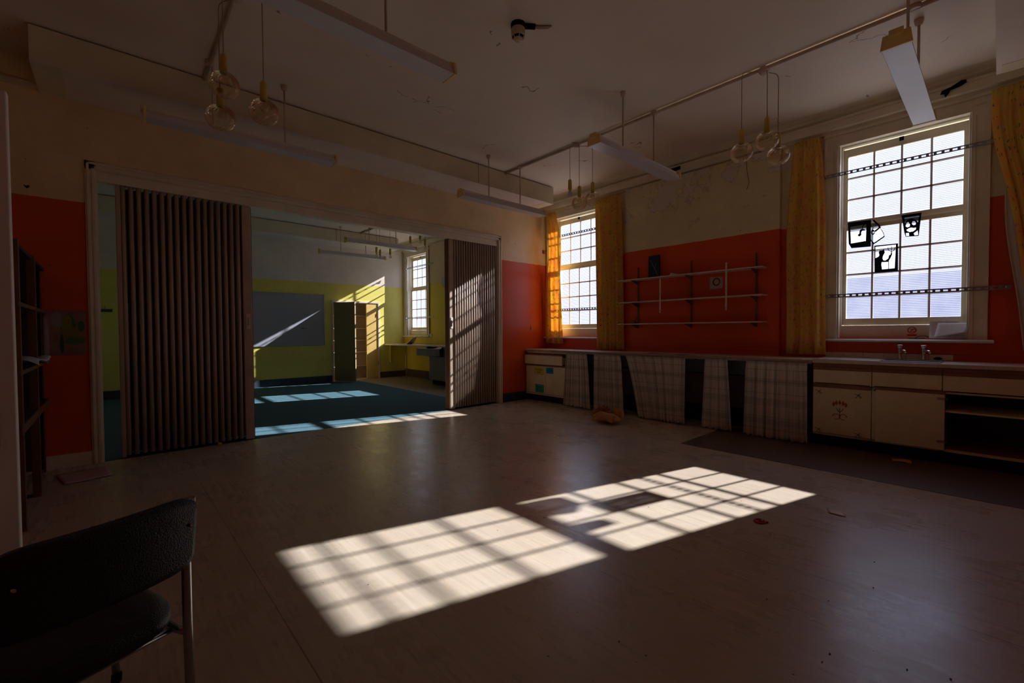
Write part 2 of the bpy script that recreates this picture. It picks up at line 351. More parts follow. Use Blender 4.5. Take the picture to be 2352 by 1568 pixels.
def m_art():
    m, N, L, b = base('tulip_painting', (0.3, 0.2, 0.18), 0.8, 0.2)
    uv = N.new('ShaderNodeUVMap'); uv.uv_map = 'UVMap'; s = N.new('ShaderNodeSeparateXYZ'); L.new(uv.outputs[0], s.inputs[0])
    wn_ = N.new('ShaderNodeTexNoise'); wn_.inputs['Scale'].default_value = 4; wn_.inputs['Detail'].default_value = 4; L.new(uv.outputs[0], wn_.inputs[0])
    def blob(cx, cy, rx, ry, soft=0.25):
        dx = math_(N, L, 'DIVIDE', math_(N, L, 'SUBTRACT', s.outputs[0], cx), rx); dy = math_(N, L, 'DIVIDE', math_(N, L, 'SUBTRACT', s.outputs[1], cy), ry)
        d = math_(N, L, 'ADD', math_(N, L, 'MULTIPLY', dx, dx), math_(N, L, 'MULTIPLY', dy, dy))
        d = math_(N, L, 'ADD', d, math_(N, L, 'MULTIPLY', math_(N, L, 'SUBTRACT', wn_.outputs[0], 0.5), 1.2))
        return ramp(N, L, d, [(1 - soft, (1, 1, 1)), (1.0, (0, 0, 0))])
    c = ramp(N, L, wn_.outputs[0], [(0.3, (0.30, 0.15, 0.13)), (0.7, (0.38, 0.22, 0.19))])
    for cx, cy, rx, ry, col in ((0.58, 0.62, 0.20, 0.30, (0.07, 0.16, 0.04)), (0.62, 0.45, 0.22, 0.22, (0.30, 0.19, 0.03)), (0.55, 0.65, 0.13, 0.25, (0.26, 0.24, 0.04)),
                               (0.72, 0.32, 0.26, 0.10, (0.10, 0.20, 0.04)), (0.88, 0.65, 0.09, 0.14, (0.07, 0.18, 0.06)), (0.42, 0.25, 0.05, 0.25, (0.05, 0.10, 0.05)),
                               (0.32, 0.78, 0.14, 0.20, (0.32, 0.27, 0.26)), (0.02, 0.3, 0.12, 0.6, (0.44, 0.34, 0.34))):
        c = mix(N, L, blob(cx, cy, rx, ry), c, col)
    L.new(c, b.inputs['Base Color'])
m_art()
M = MAT

# ------------------------------------------------------------------ shell
XL, H = -6.95, 3.562
YB = -6.18            # back wall
YF = 5.285            # far wall of the second room
struct(MB().box(XL, 0.0, YB, 0.02, -0.1, 0.0).build('floor', M['vinyl_floor']))
struct(MB().box(XL, -1.42, 0.02, YF, -0.1, 0.0).build('floor', M['teal_carpet']))
struct(MB().box(-1.42, 0.0, 0.02, YF, -0.1, 0.0).build('floor', M['far_lino']))
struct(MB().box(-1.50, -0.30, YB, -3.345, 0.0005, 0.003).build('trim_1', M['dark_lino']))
struct(MB().box(XL, 0.35, YB - 0.2, 0.2, H, H + 0.15).build('ceiling', M['ceiling_paint']))
struct(MB().box(XL, 0.35, 0.2, YF + 0.8, H, H + 0.15).build('ceiling', M['ceiling_paint']))
struct(MB().box(XL - 0.15, 0.35, YB - 0.2, YB, -0.1, H).build('wall_back', M['orange_wall']))
# left wall with a doorway
b = MB(); b.box(XL - 0.15, XL, YB, -4.22, -0.1, H); b.box(XL - 0.15, XL, -3.36, 0.2, -0.1, H); b.box(XL - 0.15, XL, -4.22, -3.36, 2.03, H)
struct(b.build('wall_left', M['orange_wall']))
b = MB(); b.box(XL - 0.15, XL, 0.2, YF + 0.1, -0.1, H); struct(b.build('wall_left', M['yellow_wall']))
b = MB(); b.box(XL - 1.4, XL - 0.15, -4.6, -3.0, -0.1, 0.0); struct(b.build('floor', M['dark_lino']))
b = MB(); b.box(XL - 1.5, XL - 1.4, -4.6, -3.0, -0.1, 2.5).box(XL - 1.5, XL - 0.15, -4.7, -4.6, -0.1, 2.5).box(XL - 1.5, XL - 0.15, -3.0, -2.9, -0.1, 2.5).box(XL - 1.5, XL - 0.15, -4.7, -2.9, 2.5, 2.6)
struct(b.build('wall_corridor', M['cream_paint']))
# partition wall with the wide opening
OX0, OX1, OZ = -6.015, -1.165, 2.70
b = MB(); b.box(XL, OX0, 0.0, 0.2, -0.1, H).box(OX1, 0.0, 0.0, 0.2, -0.1, H).box(OX0, OX1, 0.0, 0.2, OZ, H)
struct(b.build('wall_partition', M['orange_wall']))
# moulded surround of the opening
def surround(b, x0, x1, zt, y, s):
    for w0, w1, d in ((0.0, 0.075, 0.018), (0.012, 0.030, 0.030), (0.045, 0.068, 0.026)):
        b.box(x0 - 0.07 + w0, x0 - 0.07 + w1, y - d if s < 0 else y, y if s < 0 else y + d, 0, zt + 0.07 - w0)
        b.box(x1 + 0.07 - w1, x1 + 0.07 - w0, y - d if s < 0 else y, y if s < 0 else y + d, 0, zt + 0.07 - w0)
        b.box(x0 - 0.07 + w0, x1 + 0.07 - w0, y - d if s < 0 else y, y if s < 0 else y + d, zt + 0.07 - w1, zt + 0.07 - w0)
b = MB(); surround(b, OX0, OX1, OZ, 0.0, -1); struct(b.build('trim_2', M['cream_paint'], bevel=0.003))
b = MB(); b.box(OX0 + 0.01, OX1 - 0.01, 0.005, 0.19, 2.618, OZ).box(OX0 + 0.01, OX1 - 0.01, 0.002, 0.03, 2.60, 2.69)
struct(b.build('trim_3', M['cream_paint'], bevel=0.004))
b = MB(); b.box(OX0, OX0 + 0.012, 0.0, 0.2, 0, OZ).box(OX1 - 0.012, OX1, 0.0, 0.2, 0, OZ); struct(b.build('trim_4', M['cream_paint']))
# far wall with closet recess
CX0, CX1, CZ = -1.925, -0.775, 1.93
b = MB(); b.box(XL, CX0, YF, YF + 0.1, -0.1, H).box(CX1, 0.0, YF, YF + 0.1, -0.1, H).box(CX0, CX1, YF, YF + 0.1, CZ, H)
struct(b.build('wall_far', M['yellow_wall']))
# window wall
WIN = [(-5.342, -4.442), (-1.112, -0.212), (1.70, 2.60), (4.185, 5.085)]
def wallx(name, y0, y1, wins, m):
    b = MB(); y = y0
    for g0, g1 in sorted(wins):
        b.box(0, 0.25, y, g0 - 0.055, -0.1, H).box(0, 0.25, g0 - 0.055, g1 + 0.055, -0.1, 1.10).box(0, 0.25, g0 - 0.055, g1 + 0.055, 3.23, H); y = g1 + 0.055
    b.box(0, 0.25, y, y1, -0.1, H); struct(b.build(name, m))
wallx('wall_right', YB - 0.2, 0.1, WIN[:2], M['orange_wall_peeling'])
wallx('wall_right', 0.1, YF + 0.8, WIN[2:], M['yellow_wall_side'])
# pier between the two windows and in the far room
struct(MB().box(-0.075, 0.0, -3.837, -1.725, 0.0, 3.335).build('wall_pier', M['orange_wall_peeling']))
struct(MB().box(-0.06, 0.0, 2.95, 3.80, 0.0, 3.335).build('wall_pier', M['yellow_wall_side']))
# cornice and pipe boxing above the windows
prof = [(0, 3.335), (-0.035, 3.335), (-0.035, 3.36), (-0.085, 3.365), (-0.085, 3.44), (-0.095, 3.445), (-0.095, 3.468), (-0.04, 3.475), (-0.045, 3.50), (-0.075, 3.53), (-0.14, 3.562), (0, 3.562)]
b = MB(); b.prism(prof, YB, 0.0, lambda x, z, t: (x, t, z)); struct(b.build('trim_5', M['cream_paint'], bevel=0.004))
b = MB(); b.prism(prof, 0.2, YF, lambda x, z, t: (x, t, z)); struct(b.build('trim_5', M['cream_paint'], bevel=0.004))
# picture rail / cornice along the partition wall's left end
struct(MB().box(XL, -6.36, -0.04, 0.0, 3.30, 3.34).build('trim_6', M['beam_paint']))
# skirtings
struct(MB().box(XL, OX0 - 0.07, -0.018, 0, 0, 0.125).build('baseboard_left', M['cream_paint'], bevel=0.004))
struct(MB().box(OX1 + 0.07, -0.02, -0.018, 0, 0, 0.15).build('baseboard_right', M['dark_skirting'], bevel=0.004))
struct(MB().box(XL, CX0 - 0.045, YF - 0.018, YF, 0, 0.155).build('baseboard_far', M['dark_skirting'], bevel=0.004))
struct(MB().box(CX1 + 0.045, 0.0, YF - 0.018, YF, 0, 0.155).build('baseboard_far', M['brown_skirting'], bevel=0.004))
struct(MB().box(-0.018, 0.0, 0.2, YF - 0.02, 0, 0.2).build('baseboard_side', M['brown_skirting'], bevel=0.004))
# dado batten just above the worktop
struct(MB().box(-0.014, 0.0, -1.725, 0.0, 0.965, 0.985).build('trim_7', M['orange_wall'], bevel=0.003))
struct(MB().box(-0.089, -0.075, -3.837, -1.725, 0.945, 0.962).build('trim_7', M['orange_wall'], bevel=0.003))
struct(MB().box(-0.014, 0.0, YB, -3.837, 0.948, 0.962).build('trim_7', M['orange_wall'], bevel=0.003))
struct(MB().box(-0.014, 0.0, 2.2, YF, 0.985, 1.005).build('trim_8', M['yellow_wall_side'], bevel=0.003))

# ------------------------------------------------------------------ windows
def window(n, g0, g1, room_in):
    root = bpy.data.objects.new('window_%d' % n, None); COL.objects.link(root); root.location = (0, (g0 + g1) / 2, 1.09); root['kind'] = 'structure'
    a0, a1 = g0 - 0.055, g1 + 0.055
    b = MB()      # architrave
    for w0, w1, d in ((0.0, 0.125, 0.016), (0.0, 0.03, 0.034), (0.095, 0.125, 0.026)):
        b.box(-d, 0, a0 - 0.125 + w0, a0 - 0.125 + w1, 1.09, 3.245 - w0); b.box(-d, 0, a1 + 0.125 - w1, a1 + 0.125 - w0, 1.09, 3.245 - w0)
    for w0, w1, d in ((0.0, 0.10, 0.016), (0.0, 0.03, 0.034)):
        b.box(-d, 0, a0 - 0.125, a1 + 0.125, 3.245 + 0.09 - w1, 3.245 + 0.09 - w0)
    b.box(-0.016, 0, a0 - 0.0, a1 + 0.0, 3.19, 3.24)
    b.build('architrave', M['cream_paint'], root, bevel=0.003)
    b = MB(); b.prism([(-0.075, 1.068), (-0.088, 1.078), (-0.075, 1.09), (0.12, 1.095), (0.12, 1.06), (-0.06, 1.06)], a0 - 0.165, a1 + 0.165, lambda x, z, t: (x, t, z))
    b.build('window_sill', M['white_paint'], root)
    b = MB()      # lining box
    b.box(0.0, 0.25, a0, a0 + 0.012, 1.09, 3.23).box(0.0, 0.25, a1 - 0.012, a1, 1.09, 3.23).box(0, 0.25, a0, a1, 3.20, 3.23)
    b.box(0.095, 0.12, a0, a1, 1.09, 1.235).box(0.12, 0.30, a0, a1, 1.05, 1.10)
    b.box(0.085, 0.125, a0 + 0.0, a0 + 0.020, 1.09, 3.2).box(0.085, 0.125, a1 - 0.020, a1, 1.09, 3.2).box(0.085, 0.125, a0, a1, 3.185, 3.21)
    b.build('window_frame', M['cream_paint'], root, bevel=0.002)
    def sash(name, x, z0, z1, rows, rb, rt):
        b = MB(); b.box(x, x + 0.035, g0 - 0.045, g0, z0 - rb, z1 + rt).box(x, x + 0.035, g1, g1 + 0.045, z0 - rb, z1 + rt)
        b.box(x, x + 0.035, g0, g1, z0 - rb, z0).box(x, x + 0.035, g0, g1, z1, z1 + rt)
        for k in range(1, 4): y = g0 + (g1 - g0) * k / 4; b.box(x + 0.004, x + 0.032, y - 0.009, y + 0.009, z0, z1)
        for k in range(1, rows): z = z0 + (z1 - z0) * k / rows; b.box(x + 0.004, x + 0.032, g0, g1, z - 0.009, z + 0.009)
        s = b.build(name, M['cream_paint'], root, bevel=0.002)
        for i in range(4):
            for j in range(rows):
                ya, yb = g0 + (g1 - g0) * i / 4, g0 + (g1 - g0) * (i + 1) / 4; za, zb = z0 + (z1 - z0) * j / rows, z0 + (z1 - z0) * (j + 1) / rows
                b = MB(); v = [b.bm.verts.new(p) for p in ((x + 0.016, ya + 0.007, za + 0.007), (x + 0.016, yb - 0.007, za + 0.007), (x + 0.016, yb - 0.007, zb - 0.007), (x + 0.016, ya + 0.007, zb - 0.007))]
                b.bm.faces.new(v); p = b.build('pane', M['reeded_glass'], s, world=False)
                p.data.transform(Matrix.Translation(-wpos(s)))
    sash('lower_sash', 0.125, 1.312, 2.284, 4, 0.075, 0.045)
    sash('upper_sash', 0.163, 2.392, 3.098, 3, 0.06, 0.085)
    b = MB(); b.box(0.118, 0.126, (g0 + g1) / 2 - 0.018, (g0 + g1) / 2 + 0.018, 3.13, 3.17); b.build('sash_catch', M['black_gap'], root)
    return root
for i, (g0, g1) in enumerate(WIN): window(i + 1, g0, g1, i < 2)

# slotted steel bars screwed across the windows
def slotted(y0, y1, z, x, label, grp='slotted steel bars across the windows'):
    o = thing('window_bar', label, 'metal bar', (x, (y0 + y1) / 2, z), grp)
    b = MB(); h = 0.019; sl, gap = 0.032, 0.022
    b.box(x - 0.003, x, y0, y1, z + 0.008, z + h).box(x - 0.003, x, y0, y1, z - h, z - 0.008)
    y = y0
    while y < y1:
        b.box(x - 0.003, x, y, min(y + gap, y1), z - 0.008, z + 0.008); y += sl + gap
    b.build('bar', M['galv_steel'], o)
    for yy in (y0 + 0.03, y1 - 0.03):
        b = MB(); b.lathe([(0.0, -0.012), (0.008, -0.011), (0.010, -0.004), (0.010, abs(x) - 0.0)], (x, yy, z), 10, 'x'); b.build('bolt', M['chrome'], o)
    return o
slotted(-5.60, -4.25, 2.876, -0.040, 'slotted steel bar across the top panes of the large right-hand window')
slotted(-5.66, -4.29, 1.560, -0.040, 'slotted steel bar across the lower panes of the large right-hand window')
slotted(-1.30, -0.02, 2.862, -0.040, 'slotted steel bar across the top panes of the window in the corner')
slotted(-1.30, -0.08, 1.566, -0.040, 'slotted steel bar across the lower panes of the window in the corner')
slotted(3.70, 5.12, 2.87, -0.064, 'slotted steel bar across the top of the window in the yellow room')
slotted(3.72, 5.16, 1.56, -0.064, 'slotted steel bar across the bottom of the window in the yellow room')

# ------------------------------------------------------------------ ceiling beams (boxed), conduits
def beam(y0, y1, label, ye):
    o = thing('boxed_beam', label, 'beam', (-3.4, (y0 + y1) / 2, 3.285))
    b = MB(); b.box(-6.355, -0.49, y0, y1, 3.290, H - 0.014); b.build('casing', M['beam_paint'], o, bevel=0.002)
    b = MB(); b.box(-6.355, -0.49, y0, y1, 3.282, 3.290); b.build('underside', M['beam_under'], o)
    b = MB()
    for xs in (-0.66,): b.box(xs, -0.492, y0 + 0.002, y1 - 0.03, 3.279, 3.283)
    b.box(-6.35, -6.18, y0 + 0.03, y1 - 0.03, 3.279, 3.283)
    b.build('end_strip', M['beam_paint'], o)
    for xs in (-2.05,):
        b = MB(); b.box(xs - 0.003, xs + 0.003, ye - 0.001, ye + 0.001, 3.29, 3.55); b.build('joint', M['black_gap'], o)
    return o
beam(-0.627, -0.0, 'long boxed beam under the ceiling along the partition wall', -0.627)
beam(YB, -5.55, 'boxed beam at the top right corner of the photo, seen from below', -5.55)
o = beam(4.66, YF, 'long boxed beam under the ceiling of the yellow room', 4.66)
def conduit(x, y0, y1, label, boxes):
    o = thing('ceiling_conduit', label, 'cable conduit', (x, (y0 + y1) / 2, H), 'cable conduits on the ceilings')
    b = MB(); b.tube([(x, y0, H - 0.018), (x, y1, H - 0.018)], 0.017, 10); b.build('pipe', M['conduit_paint'], o)
    for y in boxes:
        b = MB(); b.lathe([(0.034, -0.034), (0.036, -0.03), (0.036, 0)], (x, y, H), 16); b.build('junction_box', M['conduit_paint'], o)
conduit(-1.535, -5.545, -0.632, 'long painted cable conduit on the ceiling nearer the windows', [-5.15, -3.05, -0.94])
conduit(-5.25, -5.545, -0.632, 'painted cable conduit on the ceiling at the left', [-3.05, -0.95])
conduit(-1.47, 0.25, 4.655, 'painted cable conduit on the ceiling of the yellow room', [2.85, 4.38])

# ------------------------------------------------------------------ fluorescent lights
def fluoro(label, loc=(0, 0, 0)):
    o = thing('fluorescent_light', label, 'ceiling light', (0, 0, 0), 'hanging fluorescent battens')
    b = MB(); b.prism([(-0.030, 0.092), (0.030, 0.092), (0.030, 0.062), (0.055, 0.055), (-0.055, 0.055), (-0.030, 0.062)], -0.74, 0.74, lambda y, z, t: (t, y, z)); b.build('housing', M['light_housing'], o, bevel=0.002)
    b = MB(); b.prism([(-0.055, 0.055), (0.055, 0.055), (0.072, 0.0), (-0.072, 0.0)], -0.745, 0.745, lambda y, z, t: (t, y, z)); b.build('diffuser', M['light_diffuser'], o, bevel=0.003)
    for s in (-1, 1):
        b = MB(); b.prism([(-0.066, 0.082), (0.066, 0.082), (0.077, -0.004), (-0.077, -0.004)], s * 0.745, s * 0.765, lambda y, z, t: (t, y, z)); b.box(s * 0.76 - 0.02, s * 0.76, -0.035, 0.035, 0.06, 0.098)
        b.build('end_cap', M['yellowed_plastic'], o, bevel=0.002)
        b = MB(); b.tube([(s * 0.29, 0, 0.09), (s * 0.29, 0, 0.62)], 0.0085, 8); b.build('suspension_rod', M['conduit_paint'], o)
        b = MB(); b.lathe([(0.010, 0.595), (0.022, 0.60), (0.030, 0.632), (0.030, 0.6425)], (s * 0.29, 0, 0), 14); b.build('ceiling_rose', M['conduit_paint'], o)
    return o
f0 = fluoro('x')
FL = [(-4.945, -0.95, 'hanging fluorescent batten over the wide left folding door'),
      (-1.83, -0.94, 'hanging fluorescent batten beside the end of the boxed beam, above the corner'),
      (-1.83, -3.05, 'hanging fluorescent batten with a pale lit side in front of the corner window'),
      (-4.945, -3.05, 'hanging fluorescent batten at the top of the photo left of the smoke detector'),
      (-1.60, -5.15, 'large looking fluorescent batten pointing down at the right-hand window'),
      (-1.80, 2.85, 'nearer fluorescent batten in the yellow room seen through the opening'),
      (-1.77, 4.38, 'farther fluorescent batten in the yellow room against the pale wall')]
for i, (x, y, lab) in enumerate(FL):
    f = f0 if i == 0 else copy_tree(f0)
    f.location = (x, y, 2.92); f['label'] = lab

# ------------------------------------------------------------------ pendant clusters
def arm(c, p, zt):
    mx, my = p[0] - c[0], p[1] - c[1]; pts = [(c[0], c[1], H - 0.03)]
    if math.hypot(mx, my) > 0.03:
        for k in range(1, 4): t = k / 4; pts.append((c[0] + mx * t, c[1] + my * t, H - 0.03 - 0.01 * t))
        for k in range(5):
            a = math.pi / 2 * k / 4; q = 0.80 + 0.2 * math.sin(a); pts.append((c[0] + mx * q, c[1] + my * q, H - 0.04 - 0.05 * (1 - math.cos(a))))
    pts.append((p[0], p[1], zt)); return pts
def pendant(cx, cy, drops, label, shades=True, bare=(), grp='pendant clusters'):
    o = thing('pendant_light', label, 'pendant lamp', (cx, cy, H), grp)
    b = MB(); b.lathe([(0.0, -0.05), (0.03, -0.048), (0.045, -0.03), (0.05, 0.0)], (cx, cy, H), 18); b.build('ceiling_rose', M['conduit_paint'], o)
    for i, (x, y, zt) in enumerate(drops):
        b = MB(); b.tube(arm((cx, cy), (x, y), zt), 0.0035, 6); cd = b.build('cord', M['cord_beige'], o)
        b = MB(); b.lathe([(0.0, 0), (0.014, -0.002), (0.023, -0.014), (0.024, -0.13), (0.020, -0.135), (0.0, -0.135)], (x, y, zt), 16); b.build('lamp_holder', M['holder_ochre'], o)
        if shades and i not in bare:
            prof = [(0.026, -0.13)] + [(0.092 * math.sin(a), -0.212 + 0.088 * math.cos(a)) for a in [math.radians(q) for q in range(25, 151, 9)]]
            b = MB(); b.lathe(prof, (x, y, zt), 120, 'z', 9.0, 0.045, 18); b.build('glass_shade', M['smoked_glass'], o)
        b = MB(); r = 0.03 if (i in bare or not shades) else 0.026
        b.lathe([(0.013, -0.135), (0.014, -0.155)] + [(r * math.sin(a), -0.182 + r * 1.05 * -math.cos(a) * -1) for a in [math.radians(q) for q in range(30, 181, 15)]], (x, y, zt), 16)
        b.build('bulb', M['paper_white'] if i in bare else M['smoked_glass'], o)
    return o
pendant(-5.24, -1.99, [(-5.325, -1.98, 3.117), (-5.114, -2.123, 2.948), (-5.33, -1.86, 2.935)], 'cluster of three smoked glass globes hanging at the left')
pendant(-1.52, -1.97, [(-1.595, -1.916, 3.11), (-1.548, -2.03, 3.01), (-1.384, -2.109, 3.075)], 'pendant cluster with one missing globe in front of the corner window', bare=(0,))
pendant(-1.50, -4.13, [(-1.668, -4.0, 3.013), (-1.53, -4.165, 3.105), (-1.38, -4.21, 2.999)], 'cluster of three clear globes hanging between the two windows')
pendant(-1.50, 3.45, [(-1.63, 3.50, 3.04), (-1.50, 3.60, 3.01), (-1.36, 3.40, 3.02)], 'three globeless bulbs hanging deeper in the yellow room', shades=False)
pendant(-1.47, 2.02, [(-1.57, 2.15, 3.06), (-1.50, 1.90, 3.10), (-1.30, 2.05, 3.03)], 'three globeless bulbs hanging beside the yellow room window', shades=False)

# smoke detector
o = thing('smoke_detector', 'cylindrical smoke detector with dark slots on the ceiling', 'smoke detector', (-3.565, -3.07, H))
c = (-3.565, -3.07, H)
b = MB(); b.lathe([(0.052, -0.035), (0.056, -0.03), (0.056, 0)], c, 24); b.tube([(-3.53, -3.10, H - 0.016), (-3.46, -3.15, H - 0.014)], 0.020, 10); b.build('base', M['black_card'], o)
b = MB(); b.lathe([(0.0, -0.125), (0.030, -0.124), (0.036, -0.115), (0.036, -0.112)], c, 24); b.lathe([(0.050, -0.098), (0.054, -0.085), (0.054, -0.04), (0.05, -0.035)], c, 24)
for k in range(6): a = k * math.pi / 3; b.tube([(c[0] + 0.036 * math.cos(a), c[1] + 0.036 * math.sin(a), H - 0.113), (c[0] + 0.05 * math.cos(a), c[1] + 0.05 * math.sin(a), H - 0.098)], 0.004, 6)
b.build('head', M['smoke_plastic'], o)
b = MB(); b.lathe([(0.033, -0.113), (0.046, -0.098), (0.046, -0.09)], c, 24); b.build('slots', M['black_gap'], o)
b = MB()
for k in (-1, 0, 1): b.tube([(-3.50, -3.12 + 0.008 * k, H - 0.014), (-3.42, -3.17 + 0.012 * k, H - 0.012), (-3.36, -3.215 + 0.016 * k, H - 0.004)], 0.006, 6)
b.build('cable', M['cord_beige'], o)

# ------------------------------------------------------------------ folding doors
def folding(x0, x1, n, post_at, label, plates):
    o = thing('folding_door', label, 'folding door', ((x0 + x1) / 2, 0.085, 0))
    yc, am = 0.085, 0.078
    p = (x1 - x0) / n; pts = []
    for k in range(n):
        xa = x0 + k * p
        r = 0.31 * p; xc = xa + 0.32 * p
        pts += [(xc - r * math.cos(t), yc - am + r - r * math.sin(t)) for t in [math.pi * q / 8 for q in range(9)]]
        r = 0.16 * p; xc = xa + 0.82 * p
        pts += [(xc - r * math.cos(t), yc + am - r + r * math.sin(t)) for t in [math.pi * q / 6 for q in range(7)]]
    b = MB()
    for i in range(len(pts) - 1):
        a_, c_ = pts[i], pts[i + 1]
        v = [b.bm.verts.new(q) for q in ((a_[0], a_[1], 0.03), (c_[0], c_[1], 0.03), (c_[0], c_[1], 2.605), (a_[0], a_[1], 2.605))]; b.bm.faces.new(v)
    bmesh.ops.remove_doubles(b.bm, verts=b.bm.verts, dist=1e-5)
    for f in b.bm.faces: f.smooth = True
    b.build('pleated_panel', M['partition_vinyl'], o, solid=0.004)
    s = 1 if post_at == 'right' else -1; xe = x1 if s > 0 else x0
    b = MB(); b.box(min(xe, xe + s * 0.085), max(xe, xe + s * 0.085), yc - 0.065, yc + 0.065, 0.012, 2.61); b.build('leading_post', M['partition_post'], o, bevel=0.006)
    b = MB(); b.box(min(xe + s * 0.085, xe + s * 0.097), max(xe + s * 0.085, xe + s * 0.097), yc - 0.035, yc + 0.035, 0.02, 2.60); b.build('seal', M['laminate_edge'], o)
    b = MB(); xm = xe + s * 0.045; b.box(xm - 0.020, xm + 0.020, yc - 0.069, yc - 0.064, 1.24, 1.41); hp = b.build('handle_plate', M['shelf_white'], o, bevel=0.002)
    b = MB(); b.box(xm - 0.008, xm + 0.008, yc - 0.078, yc - 0.069, 1.28, 1.37); b.build('grip', M['alu'], hp, bevel=0.003)
    b = MB(); b.box(x0, x1, yc - 0.03, yc + 0.03, 0.002, 0.028); b.build('bottom_seal', M['black_gap'], o)
    xo = x0 if s > 0 else x1
    b = MB(); b.box(min(xo, xo - s * 0.035), max(xo, xo - s * 0.035), yc - 0.075, yc + 0.06, 0.012, 2.61); b.build('end_jamb', M['partition_vinyl'], o, bevel=0.006)
    return o
folding(-5.845, -4.845, 17, 'right', 'wide brown pleated folding door partly closing the left side of the opening', 0)
folding(-2.035, -1.215, 18, 'left', 'narrow brown pleated folding door on the right, striped by sunlight', 0)

# ------------------------------------------------------------------ white door at the far left
o = thing('door_leaf', 'white painted door standing open at the left edge', 'door', (XL + 0.02, -3.365, 0))
b = MB(); b.box(XL + 0.02, -6.178, -3.400, -3.360, 0.012, 1.995); b.build('panel', M['white_paint'], o, bevel=0.004)
b = MB(); b.box(-6.262, -6.216, -3.407, -3.400, 0.825, 0.99); hp = b.build('lock_plate', M['steel_sink'], o, bevel=0.002)
b = MB(); b.tube([(-6.24, -3.405, 0.935), (-6.24, -3.45, 0.935), (-6.26, -3.455, 0.935), (-6.35, -3.452, 0.93)], 0.009, 8); b.build('handle', M['steel_sink'], hp)
b = MB(); b.box(XL - 0.15, XL + 0.015, -4.22, -4.18, 0, 2.03).box(XL - 0.15, XL + 0.015, -3.36, -3.325, 0, 2.03).box(XL - 0.15, XL + 0.015, -4.22, -3.325, 2.0, 2.06); struct(b.build('trim_9', M['cream_paint']))

# ------------------------------------------------------------------ wooden shelving by the left wall
o = thing('shelving_unit', 'tall narrow dark wooden shelving unit behind the white door', 'shelving', (-6.5, -0.82, 0))
for y in (-0.03, -0.83, -1.62):
    for x in (-6.385, -6.72):
        b = MB(); b.box(x, x + (0.045 if y < -0.1 else 0.008), y - 0.022, y + 0.022, 0.0, 1.77); b.build('post', M['dark_wood'], o, bevel=0.002)
b = MB()
for y in (-0.83, -1.62): b.box(-6.675, -6.385, y - 0.012, y + 0.012, 0.0, 0.02)
b.build('floor_rail', M['shelf_dark'], o)
for z, w in ((1.74, 'shelf_dark'), (1.37, 'shelf_dark'), (0.95, 'shelf_dark'), (0.62, 'shelf_dark')):
    b = MB(); b.box(-6.70, -6.352, -1.66, -0.045, z, z + 0.022); sh = b.build('shelf', M[w], o)
    if z != 1.74:
        b = MB(); b.box(-6.352, -6.342, -1.66, -0.045, z - (0.03 if z < 0.7 else 0.0), z + 0.024); b.build('shelf_lip', M['shelf_wood'], sh)
b = MB(); b.box(-6.70, -6.39, -0.022, -0.008, 0.02, 1.76); b.build('end_panel', M['shelf_dark'], o)
# crumpled paper
b = MB()
def cr(u, v):
    x = -6.30 - 0.25 * (1 - u) - 0.02 * math.sin(9 * v); y = -0.35 - 0.75 * v
    z = 0.987 + 0.02 * math.sin(7 * u + 3 * v) + 0.012 * math.sin(17 * v) - 0.06 * max(0, u - 0.7) * (1 if v < 0.35 else 0.2) * 3
    return (x, y, z + 0.025)
b.grid(cr, 14, 18); tag(b.build('crumpled_paper', M['paper_bluewhite'], solid=0.001), 'crumpled white paper hanging over the edge of the wooden shelf', 'paper')

# child's painting on the orange wall
b = MB()
b.grid(lambda u, v: (-6.372 + 0.268 * u, -0.004 - 0.030 * max(0, 0.18 - u) * 4 * 0.5, 1.008 + 0.40 * v), 16, 6)
tag(b.build('painting', M['tulip_painting'], solid=0.001), 'unframed painting of a yellow green flower on the dark orange wall', 'painting')
# hole in the plaster, drawn as a flat black piece on the wall
b = MB(); b.prism([(-6.46, 2.47), (-6.445, 2.462), (-6.43, 2.472), (-6.425, 2.458), (-6.44, 2.443), (-6.455, 2.455)], -0.006, 0.0, lambda x, z, t: (x, t, z))
tag(b.build('hook', M['black_gap']), 'small black hole in the plaster high on the wall left of the opening', 'hook')
b = MB(); b.prism([(-0.345, 1.19), (-0.33, 1.235), (-0.31, 1.255), (-0.305, 1.21), (-0.315, 1.18)], -0.004, 0.0, lambda x, z, t: (x, t, z))
# papers on the floor
b = MB()
def pk(u, v):
    a = Vector((-6.309, -0.239, 0)); c_ = Vector((-5.99, -0.19, 0)); d = Vector((-6.234, -0.63, 0)); e = Vector((-5.95, -0.57, 0))
    p = a.lerp(c_, u).lerp(d.lerp(e, u), v); return (p.x, p.y, 0.006 + 0.006 * math.sin(6 * u + 2) * math.sin(3 * v))
b.grid(pk, 12, 8); tag(b.build('sheet_of_paper', M['paper_pink'], solid=0.001), 'pink sheet of paper lying on the floor at the left', 'paper')
b = MB(); b.grid(lambda u, v: (-0.72 + 0.11 * u - 0.02 * v, -5.09 + 0.13 * v + 0.02 * u, 0.006 + 0.008 * math.sin(4 * u + 3 * v) ** 2), 8, 6)
tag(b.build('sheet_of_paper', M['kraft_paper'], solid=0.001), 'torn brown scrap of paper on the floor before the sink cupboards', 'paper')
b = MB(); b.grid(lambda u, v: (-2.50 + 0.08 * u, -4.955 + 0.09 * v + 0.03 * u, 0.004 + 0.004 * math.sin(4 * u) ** 2), 6, 5)
tag(b.build('sheet_of_paper', M['worktop_face'], solid=0.001), 'small pale square of paper lying right of the sunlit patches', 'paper')
